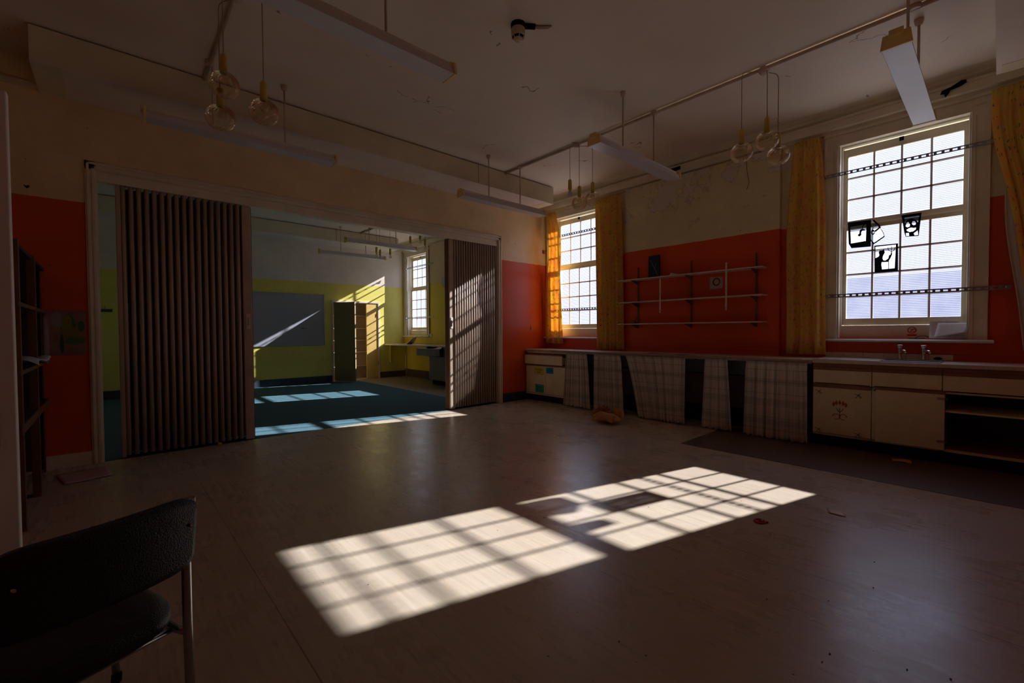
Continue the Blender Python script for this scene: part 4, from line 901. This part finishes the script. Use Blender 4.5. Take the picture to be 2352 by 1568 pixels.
B_ri=[(-4.681,2.226),(-4.678,2.219),(-4.671,2.217),(-4.664,2.221),(-4.66,2.229),(-4.663,2.236),(-4.671,2.238),(-4.678,2.234)]
B2=[(-4.678,2.099),(-4.77,2.166),(-4.763,2.177),(-4.681,2.117),(-4.666,2.136),(-4.655,2.157),(-4.651,2.148),(-4.663,2.12)]
B3=[(-4.731,2.266),(-4.746,2.241),(-4.759,2.21),(-4.769,2.167),(-4.763,2.172),(-4.754,2.206),(-4.741,2.237),(-4.728,2.262)]
C_out=[(-4.899,2.364),(-5.053,2.363),(-5.05,2.335),(-5.034,2.133),(-4.934,2.139),(-4.923,2.187),(-4.91,2.289)]
C_in=[(-4.922,2.335),(-5.036,2.335),(-5.026,2.268),(-5.01,2.298),(-4.976,2.32),(-4.946,2.31),(-4.928,2.277)]
C_e1=[(-4.933,2.245),(-4.94,2.28),(-4.953,2.288),(-4.967,2.257),(-4.964,2.239),(-4.947,2.233)]; C_e2=[(-4.98,2.263),(-4.985,2.287),(-5.0,2.29),(-5.012,2.266),(-5.007,2.247),(-4.991,2.248)]
C_m=[(-4.94,2.209),(-4.961,2.222),(-4.977,2.225),(-4.994,2.218),(-5.013,2.219),(-5.01,2.2),(-4.991,2.185),(-4.964,2.183),(-4.946,2.195)]
C_b1=[(-4.936,2.177),(-4.959,2.174),(-4.961,2.145),(-4.938,2.146)]; C_b2=[(-4.995,2.162),(-5.025,2.188),(-5.029,2.143),(-5.005,2.142)]
D_out=[(-4.683,2.086),(-4.876,2.081),(-4.879,1.796),(-4.688,1.797)]; D_in=[(-4.693,2.071),(-4.859,2.07),(-4.852,1.827),(-4.747,1.825),(-4.695,1.825)]
D_body=[(-4.692,1.951),(-4.72,1.964),(-4.727,1.981),(-4.719,2.006),(-4.728,2.023),(-4.728,2.037),(-4.736,2.025),(-4.756,2.029),(-4.766,2.044),(-4.765,2.023),(-4.772,2.003),(-4.765,1.986),(-4.756,1.964),(-4.753,1.941),(-4.76,1.921),(-4.775,1.915),(-4.8,1.935),(-4.805,1.967),(-4.817,1.974),(-4.822,2.001),(-4.829,2.0),(-4.83,1.973),(-4.818,1.937),(-4.805,1.911),(-4.806,1.826),(-4.8,1.826),(-4.799,1.899),(-4.746,1.902),(-4.744,1.876),(-4.75,1.824),(-4.692,1.818)]
D_tri=[(-4.824,1.999),(-4.797,2.019),(-4.792,2.047),(-4.798,2.049),(-4.803,2.022),(-4.821,2.008),(-4.823,2.061),(-4.827,2.061),(-4.828,2.007),(-4.843,2.017),(-4.85,2.048),(-4.855,2.045),(-4.849,2.011)]
m = bpy.data.materials.new('tissue_paper'); m.use_nodes = True; N_ = m.node_tree.nodes; L_ = m.node_tree.links; N_.clear(); MAT['tissue_paper'] = m
o1 = N_.new('ShaderNodeOutputMaterial'); t1 = N_.new('ShaderNodeBsdfTranslucent'); t2 = N_.new('ShaderNodeBsdfTransparent'); t3 = N_.new('ShaderNodeMixShader')
t1.inputs[0].default_value = (0.62, 0.64, 0.66, 1); t2.inputs[0].default_value = (0.9, 0.92, 1, 1); t3.inputs[0].default_value = 0.78
L_.new(t2.outputs[0], t3.inputs[1]); L_.new(t1.outputs[0], t3.inputs[2]); L_.new(t3.outputs[0], o1.inputs[0])
B_out = [(-4.664,2.366),(-4.724,2.301),(-4.737,2.27),(-4.759,2.21),(-4.77,2.166),(-4.678,2.099),(-4.651,2.148)]
for lps, back, lab in (([[A_out, A_in], [A_hook], [A_arc]], A_in, 'black paper cut-out with a curled shape in a square frame on the window'),
                 ([[B1], [B_ring, B_ri], [B2], [B3]], B_out, 'black paper cut-out shaped like a tilted fan on the window'),
                 ([[C_out, C_in, C_e1, C_e2, C_m, C_b1, C_b2]], C_out, 'black paper cut-out of a grinning face on the window'),
                 ([[D_out, D_in], [D_body], [D_tri]], D_in, 'black paper cut-out of a horned figure raising a fork on the window')):
    t = thing('paper_cutout', lab, 'paper cut-out', (0.12, back[0][0], back[0][1]), 'black paper cut-outs on the window')
    b = MB()
    for lp in lps: loops_mesh(b, lp, 0.1205)
    b.build('black_card', M['black_card'], t)
    b = MB(); loops_mesh(b, [back], 0.1222); b.build('tissue_backing', M['tissue_paper'], t)

# paper bag on the floor
t = thing('paper_bag', 'torn crumpled brown paper bag on the floor by the gingham curtains', 'paper bag', (-1.15, -2.15, 0))
rb = random.Random(5)
b = MB()
def bagf(u, v):
    a = u * 2 * math.pi; r = (0.145 + 0.02 * math.sin(3 * a + 1) + 0.012 * math.sin(7 * a)) * math.sin(math.pi * (0.12 + 0.82 * (1 - v)))
    return (-1.17 + r * 0.85 * math.cos(a), -2.20 + r * 1.15 * math.sin(a) * 1.0, 0.004 + 0.10 * v + 0.02 * math.sin(4 * a) * v)
b.grid(bagf, 28, 8); b.build('bag_body', M['kraft_paper'], t, solid=0.0015)
b = MB()
def flapf(u, v):
    return (-1.24 - 0.06 * v + 0.02 * math.sin(5 * u), -2.05 - 0.32 * u + 0.03 * math.sin(3 * v), 0.115 - 0.08 * v + 0.035 * math.sin(3.1 * u) + 0.01 * math.sin(9 * u + 4 * v))
b.grid(flapf, 14, 7); b.build('torn_flap', M['kraft_paper'], t, solid=0.0015)
b = MB()
def wad(u, v):
    a = u * 2 * math.pi; ph = v * math.pi; r = 0.085 * (1 + 0.22 * math.sin(5 * a + 3 * ph) + 0.16 * math.sin(9 * ph + 2 * a) + 0.1 * math.sin(13 * a))
    return (-1.05 + r * math.sin(ph) * math.cos(a), -2.02 + 1.3 * r * math.sin(ph) * math.sin(a), 0.09 + r * 0.85 * math.cos(ph))
b.grid(wad, 40, 22, False); b.build('crumpled_lining', M['kraft_inside'], t)
b = MB()
def horn(u, v): return (-1.06 + 0.05 * math.sin(4 * u) - 0.05 * v, -2.22 - 0.17 * u, 0.13 + 0.05 * math.sin(3 * v + 1) - 0.05 * u + 0.012 * math.sin(11 * u))
b.grid(horn, 12, 6); b.build('torn_corner', M['kraft_paper'], t, solid=0.0015)

# black pieces standing in for dark gaps in the cornice, and loose wires
def flake(name, pts, x, th, m, label, cat):
    b = MB(); b.prism(pts, x - th, x, lambda y, z, t_: (t_, y, z)); tag(b.build(name, M[m]), label, cat)
flake('black_gap_patch', [(-5.19, 3.40), (-5.20, 3.425), (-5.26, 3.44), (-5.33, 3.475), (-5.36, 3.47), (-5.365, 3.445), (-5.32, 3.425), (-5.26, 3.415), (-5.245, 3.385), (-5.225, 3.36), (-5.215, 3.395)], -0.0955, 0.012, 'black_card', 'black patch for a torn gap on the cornice above the right-hand window', 'bracket')
flake('black_gap_patch', [(-2.42, 3.40), (-2.45, 3.44), (-2.62, 3.45), (-2.62, 3.405), (-2.50, 3.395)], -0.0955, 0.008, 'black_card', 'black gap piece on the cornice behind the hanging batten', 'bracket')
b = MB(); b.tube([(-0.10, -3.47, 3.335), (-0.085, -3.475, 3.15), (-0.085, -3.50, 3.0), (-0.08, -3.47, 2.93)], 0.0028, 6); tag(b.build('loose_wire', M['ink']), 'thin loose wire hanging down the wall between the windows', 'wire')
def curl(pts, x, label, n):
    b = MB(); b.prism(pts, x - 0.006, x, lambda y, z, t_: (t_, y, z)); tag(b.build('plaster_flake', M['cream_paint']), label, 'plaster flake', 'loose plaster on the pier')
curl([(-1.90, 3.02), (-1.97, 2.93), (-2.02, 2.86), (-2.01, 2.83), (-1.99, 2.88), (-1.93, 2.96)], -0.076, 'slanting flake of plaster left on the pier above the shelves', 0)
curl([(-2.14, 3.14), (-2.17, 3.02), (-2.22, 2.93), (-2.19, 2.94), (-2.14, 3.02)], -0.076, 'upright curl of plaster on the pier, right of the slanting flake', 0)
curl([(-2.64, 3.33), (-2.70, 3.15), (-2.77, 3.05), (-2.74, 3.16), (-2.80, 3.28), (-2.78, 3.33)], -0.076, 'torn triangle of plaster under the cornice on the pier', 0)

# ------------------------------------------------------------------ the second room
o = thing('whiteboard', 'large blank whiteboard on the yellow wall', 'whiteboard', (-3.1, YF, 0.9))
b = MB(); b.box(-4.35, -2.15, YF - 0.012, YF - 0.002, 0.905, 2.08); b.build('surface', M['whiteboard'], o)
b = MB(); b.box(-4.37, -2.13, YF - 0.020, YF - 0.002, 0.890, 0.905).box(-4.37, -2.13, YF - 0.020, YF - 0.002, 2.08, 2.095).box(-2.15, -2.13, YF - 0.020, YF - 0.002, 0.89, 2.095).box(-4.37, -4.35, YF - 0.020, YF - 0.002, 0.89, 2.095); b.build('frame', M['alu'], o)
b = MB(); b.box(-2.66, -2.60, YF - 0.0135, YF - 0.0125, 1.285, 1.300).box(-2.585, -2.53, YF - 0.0135, YF - 0.0125, 1.288, 1.298).tube([(-2.63, YF - 0.013, 1.62), (-2.55, YF - 0.013, 1.615), (-2.50, YF - 0.013, 1.60)], 0.002, 5); b.build('pen_marks', M['ink'], o)
o = thing('coat_hook', 'dark hook plate on the yellow wall behind the left gap', 'hook', (-6.0, YF, 1.6))
b = MB(); b.box(-6.09, -5.90, YF - 0.015, YF, 1.590, 1.642); b.build('plate', M['brown_skirting'], o)
b = MB(); b.tube([(-5.995, YF - 0.015, 1.63), (-5.995, YF - 0.05, 1.63), (-5.995, YF - 0.06, 1.70)], 0.009, 8); b.build('hook', M['alu'], o)
b = MB(); b.tube([(-6.155, YF - 0.01, 1.40), (-6.15, YF - 0.02, 1.25), (-6.12, YF - 0.02, 1.1), (-6.10, YF - 0.02, 0.9), (-6.09, YF - 0.02, 0.5), (-6.13, YF - 0.02, 0.25), (-6.16, YF - 0.02, 0.17)], 0.006, 6); tag(b.build('hanging_cable', M['ink']), 'thin cable hanging on the yellow wall in the left gap', 'cable')
# closet
o = thing('closet', 'built-in closet with its two doors open in the yellow room', 'closet', ((CX0 + CX1) / 2, YF, 0))
D2 = YF + 0.55
b = MB(); b.box(CX0 - 0.04, CX0, YF - 0.02, YF + 0.1, 0, CZ + 0.045).box(CX1, CX1 + 0.04, YF - 0.02, YF + 0.1, 0, CZ + 0.045).box(CX0, CX1, YF - 0.02, YF + 0.1, CZ, CZ + 0.045); b.build('frame', M['shelf_white'], o, bevel=0.002)
b = MB(); b.box(CX0 - 0.02, CX0, YF + 0.1, D2, 0, CZ).box(CX1, CX1 + 0.02, YF + 0.1, D2, 0, CZ).box(CX0 - 0.02, CX1 + 0.02, D2, D2 + 0.02, 0, CZ).box(CX0 - 0.02, CX1 + 0.02, YF + 0.1, D2, CZ, CZ + 0.02).box(CX0, CX1, YF + 0.001, D2, -0.02, 0.002); b.build('interior', M['closet_cream'], o)
for z in (0.32, 0.68, 0.98, 1.28, 1.60):
    b = MB(); b.box(CX0, CX1, YF + 0.16, D2, z, z + 0.02); b.build('shelf', M['closet_cream'], o)
def hung(hx, hy, ex, ey, m, label):
    v = Vector((ex - hx, ey - hy, 0)); n = Vector((-v.y, v.x, 0)).normalized() * 0.018
    b = MB(); vs = [b.bm.verts.new((hx + s * n.x + t_ * v.x, hy + s * n.y + t_ * v.y, z)) for t_ in (0, 1) for s in (-1, 1) for z in (0.015, CZ - 0.012)]
    for f in ((0, 1, 3, 2), (4, 6, 7, 5), (0, 4, 5, 1), (2, 3, 7, 6), (0, 2, 6, 4), (1, 5, 7, 3)): b.bm.faces.new([vs[i] for i in f])
    return b.build('door', M[m], o, bevel=0.002, label=label)
d1 = hung(CX0 + 0.02, YF - 0.03, -1.60, 4.745, 'door_brown', 'brown shaded door')
hung(CX1 - 0.005, YF + 0.012, -1.085, YF + 0.012, 'door_yellow', 'yellow sunlit door')
b = MB(); b.box(-1.70, -1.655, 4.88, 4.89, 1.62, 1.66)
b.bm.free()
for z in (0.35, 1.6):
    b = MB(); b.box(CX1 - 0.012, CX1 - 0.004, YF - 0.025, YF - 0.018, z, z + 0.09); b.build('hinge', M['bracket_metal'], o)
# worktop, leg and drawer unit under the far window
o = thing('worktop', 'thin worktop under the window of the yellow room', 'worktop', (-0.3, 3.8, 0.86))
b = MB(); b.box(-0.60, -0.07, 2.15, YF - 0.005, 0.852, 0.882); b.build('top', M['worktop_face'], o, bevel=0.003)
b = MB(); b.tube([(-0.37, 4.54, 0.0), (-0.37, 4.54, 0.852)], 0.014, 10); b.build('leg', M['conduit_paint'], o)
b = MB(); b.box(-0.22, -0.02, YF - 0.03, YF - 0.005, 0.55, 0.85).box(-0.45, -0.43, YF - 0.04, YF - 0.005, 0.40, 0.85); b.build('wall_support', M['yellow_wall'], o)
o = thing('drawer_unit', 'grey cupboard with a pulled-out drawer under the far worktop', 'cupboard', (-0.4, 2.7, 0))
b = MB(); b.prism([(-0.07, 3.22), (-0.52, 3.22), (-0.62, 3.02), (-0.62, 2.15), (-0.07, 2.15)], 0.12, 0.64, lambda x, y, t_: (x, y, t_)); b.build('carcass', M['sofa_grey'], o, bevel=0.003)
b = MB(); b.box(-0.50, -0.08, 2.16, 3.10, 0, 0.12); b.build('plinth', M['plinth_black'], o)
b = MB(); b.box(-0.74, -0.66, 2.55, 3.40, 0.66, 0.80).box(-0.66, -0.1, 2.56, 3.38, 0.66, 0.67); b.build('drawer', M['sofa_grey'], o, bevel=0.003)
b = MB(); b.box(-0.75, -0.65, 2.55, 3.40, 0.802, 0.815); b.build('finger_rail', M['laminate_edge'], o)
b = MB(); b.box(-0.60, -0.07, 2.2, 2.5, 0.64, 0.85).box(-0.60, -0.07, 3.15, 3.2, 0.64, 0.85); b.build('drawer_box', M['board_grey'], o)
b = MB(); b.grid(lambda u, v: (-0.62 - 0.05 * v, 2.52 + 0.30 * u, 0.817 + 0.045 * (1 - v) * (0.6 + 0.4 * math.sin(5 * u))), 8, 5); tag(b.build('sheet_of_paper', M['paper_white'], solid=0.001), 'white sheet lying over the pulled-out drawer in the yellow room', 'paper')
b = MB(); b.grid(lambda u, v: (-0.42 + 0.20 * v + 0.02 * math.sin(5 * u), 4.62 - 0.42 * u, 0.886 + 0.23 * u * u * (0.4 + 0.6 * v) + 0.02 * math.sin(6 * v)), 12, 8); tag(b.build('crumpled_paper', M['paper_pink'], solid=0.001), 'curled pinkish sheet standing on the worktop in the yellow room', 'paper')
o = thing('wall_socket', 'double wall socket below the window in the yellow room', 'socket', (-0.03, 3.88, 1.08))
b = MB(); b.box(-0.045, -0.0, 3.82, 3.97, 1.06, 1.15); b.build('back_box', M['brown_skirting'], o)
b = MB(); b.box(-0.052, -0.045, 3.835, 3.955, 1.065, 1.145); b.build('face_plate', M['paper_white'], o)
b = MB(); b.tube([(-0.02, 3.84, 1.06), (-0.02, 3.84, 0.885)], 0.008, 6); b.build('cable', M['holder_ochre'], o)
b = MB(); b.lathe([(0.0, 0.12), (0.03, 0.10), (0.055, 0.04), (0.05, -0.04), (0.02, -0.11), (0.008, -0.13), (0.0, -0.135)], (-0.12, 3.20, 2.37), 14); tag(b.build('balloon', M['paper_white']), 'small wrinkled pale balloon on the pier in the yellow room', 'balloon')
# red blot on the orange wall
b = MB(); b.prism([(-0.43, 1.225), (-0.42, 1.275), (-0.405, 1.30), (-0.40, 1.26), (-0.395, 1.23), (-0.41, 1.215)], -0.003, 0.0, lambda x, z, t_: (x, t_, z)); tag(b.build('wall_chip', M['brown_skirting']), 'small dark chip in the orange wall beside the opening', 'mark')
b = MB(); b.box(-0.10, -0.04, -0.022, 0.0, 2.60, 2.66); tag(b.build('wall_fixing', M['laminate_edge']), 'small brown fixing high on the wall beside the corner curtain', 'fixing')

# ------------------------------------------------------------------ outside
struct(MB().box(0.6, 60, -60, 60, -0.9, -0.7).build('ground_outside', M['outside_ground']))
tag(MB().box(24, 30, -30, 3.0, -0.7, 3.95).build('neighbouring_building', M['outside_render']), 'pale building outside, behind the lower panes of the large window', 'building')
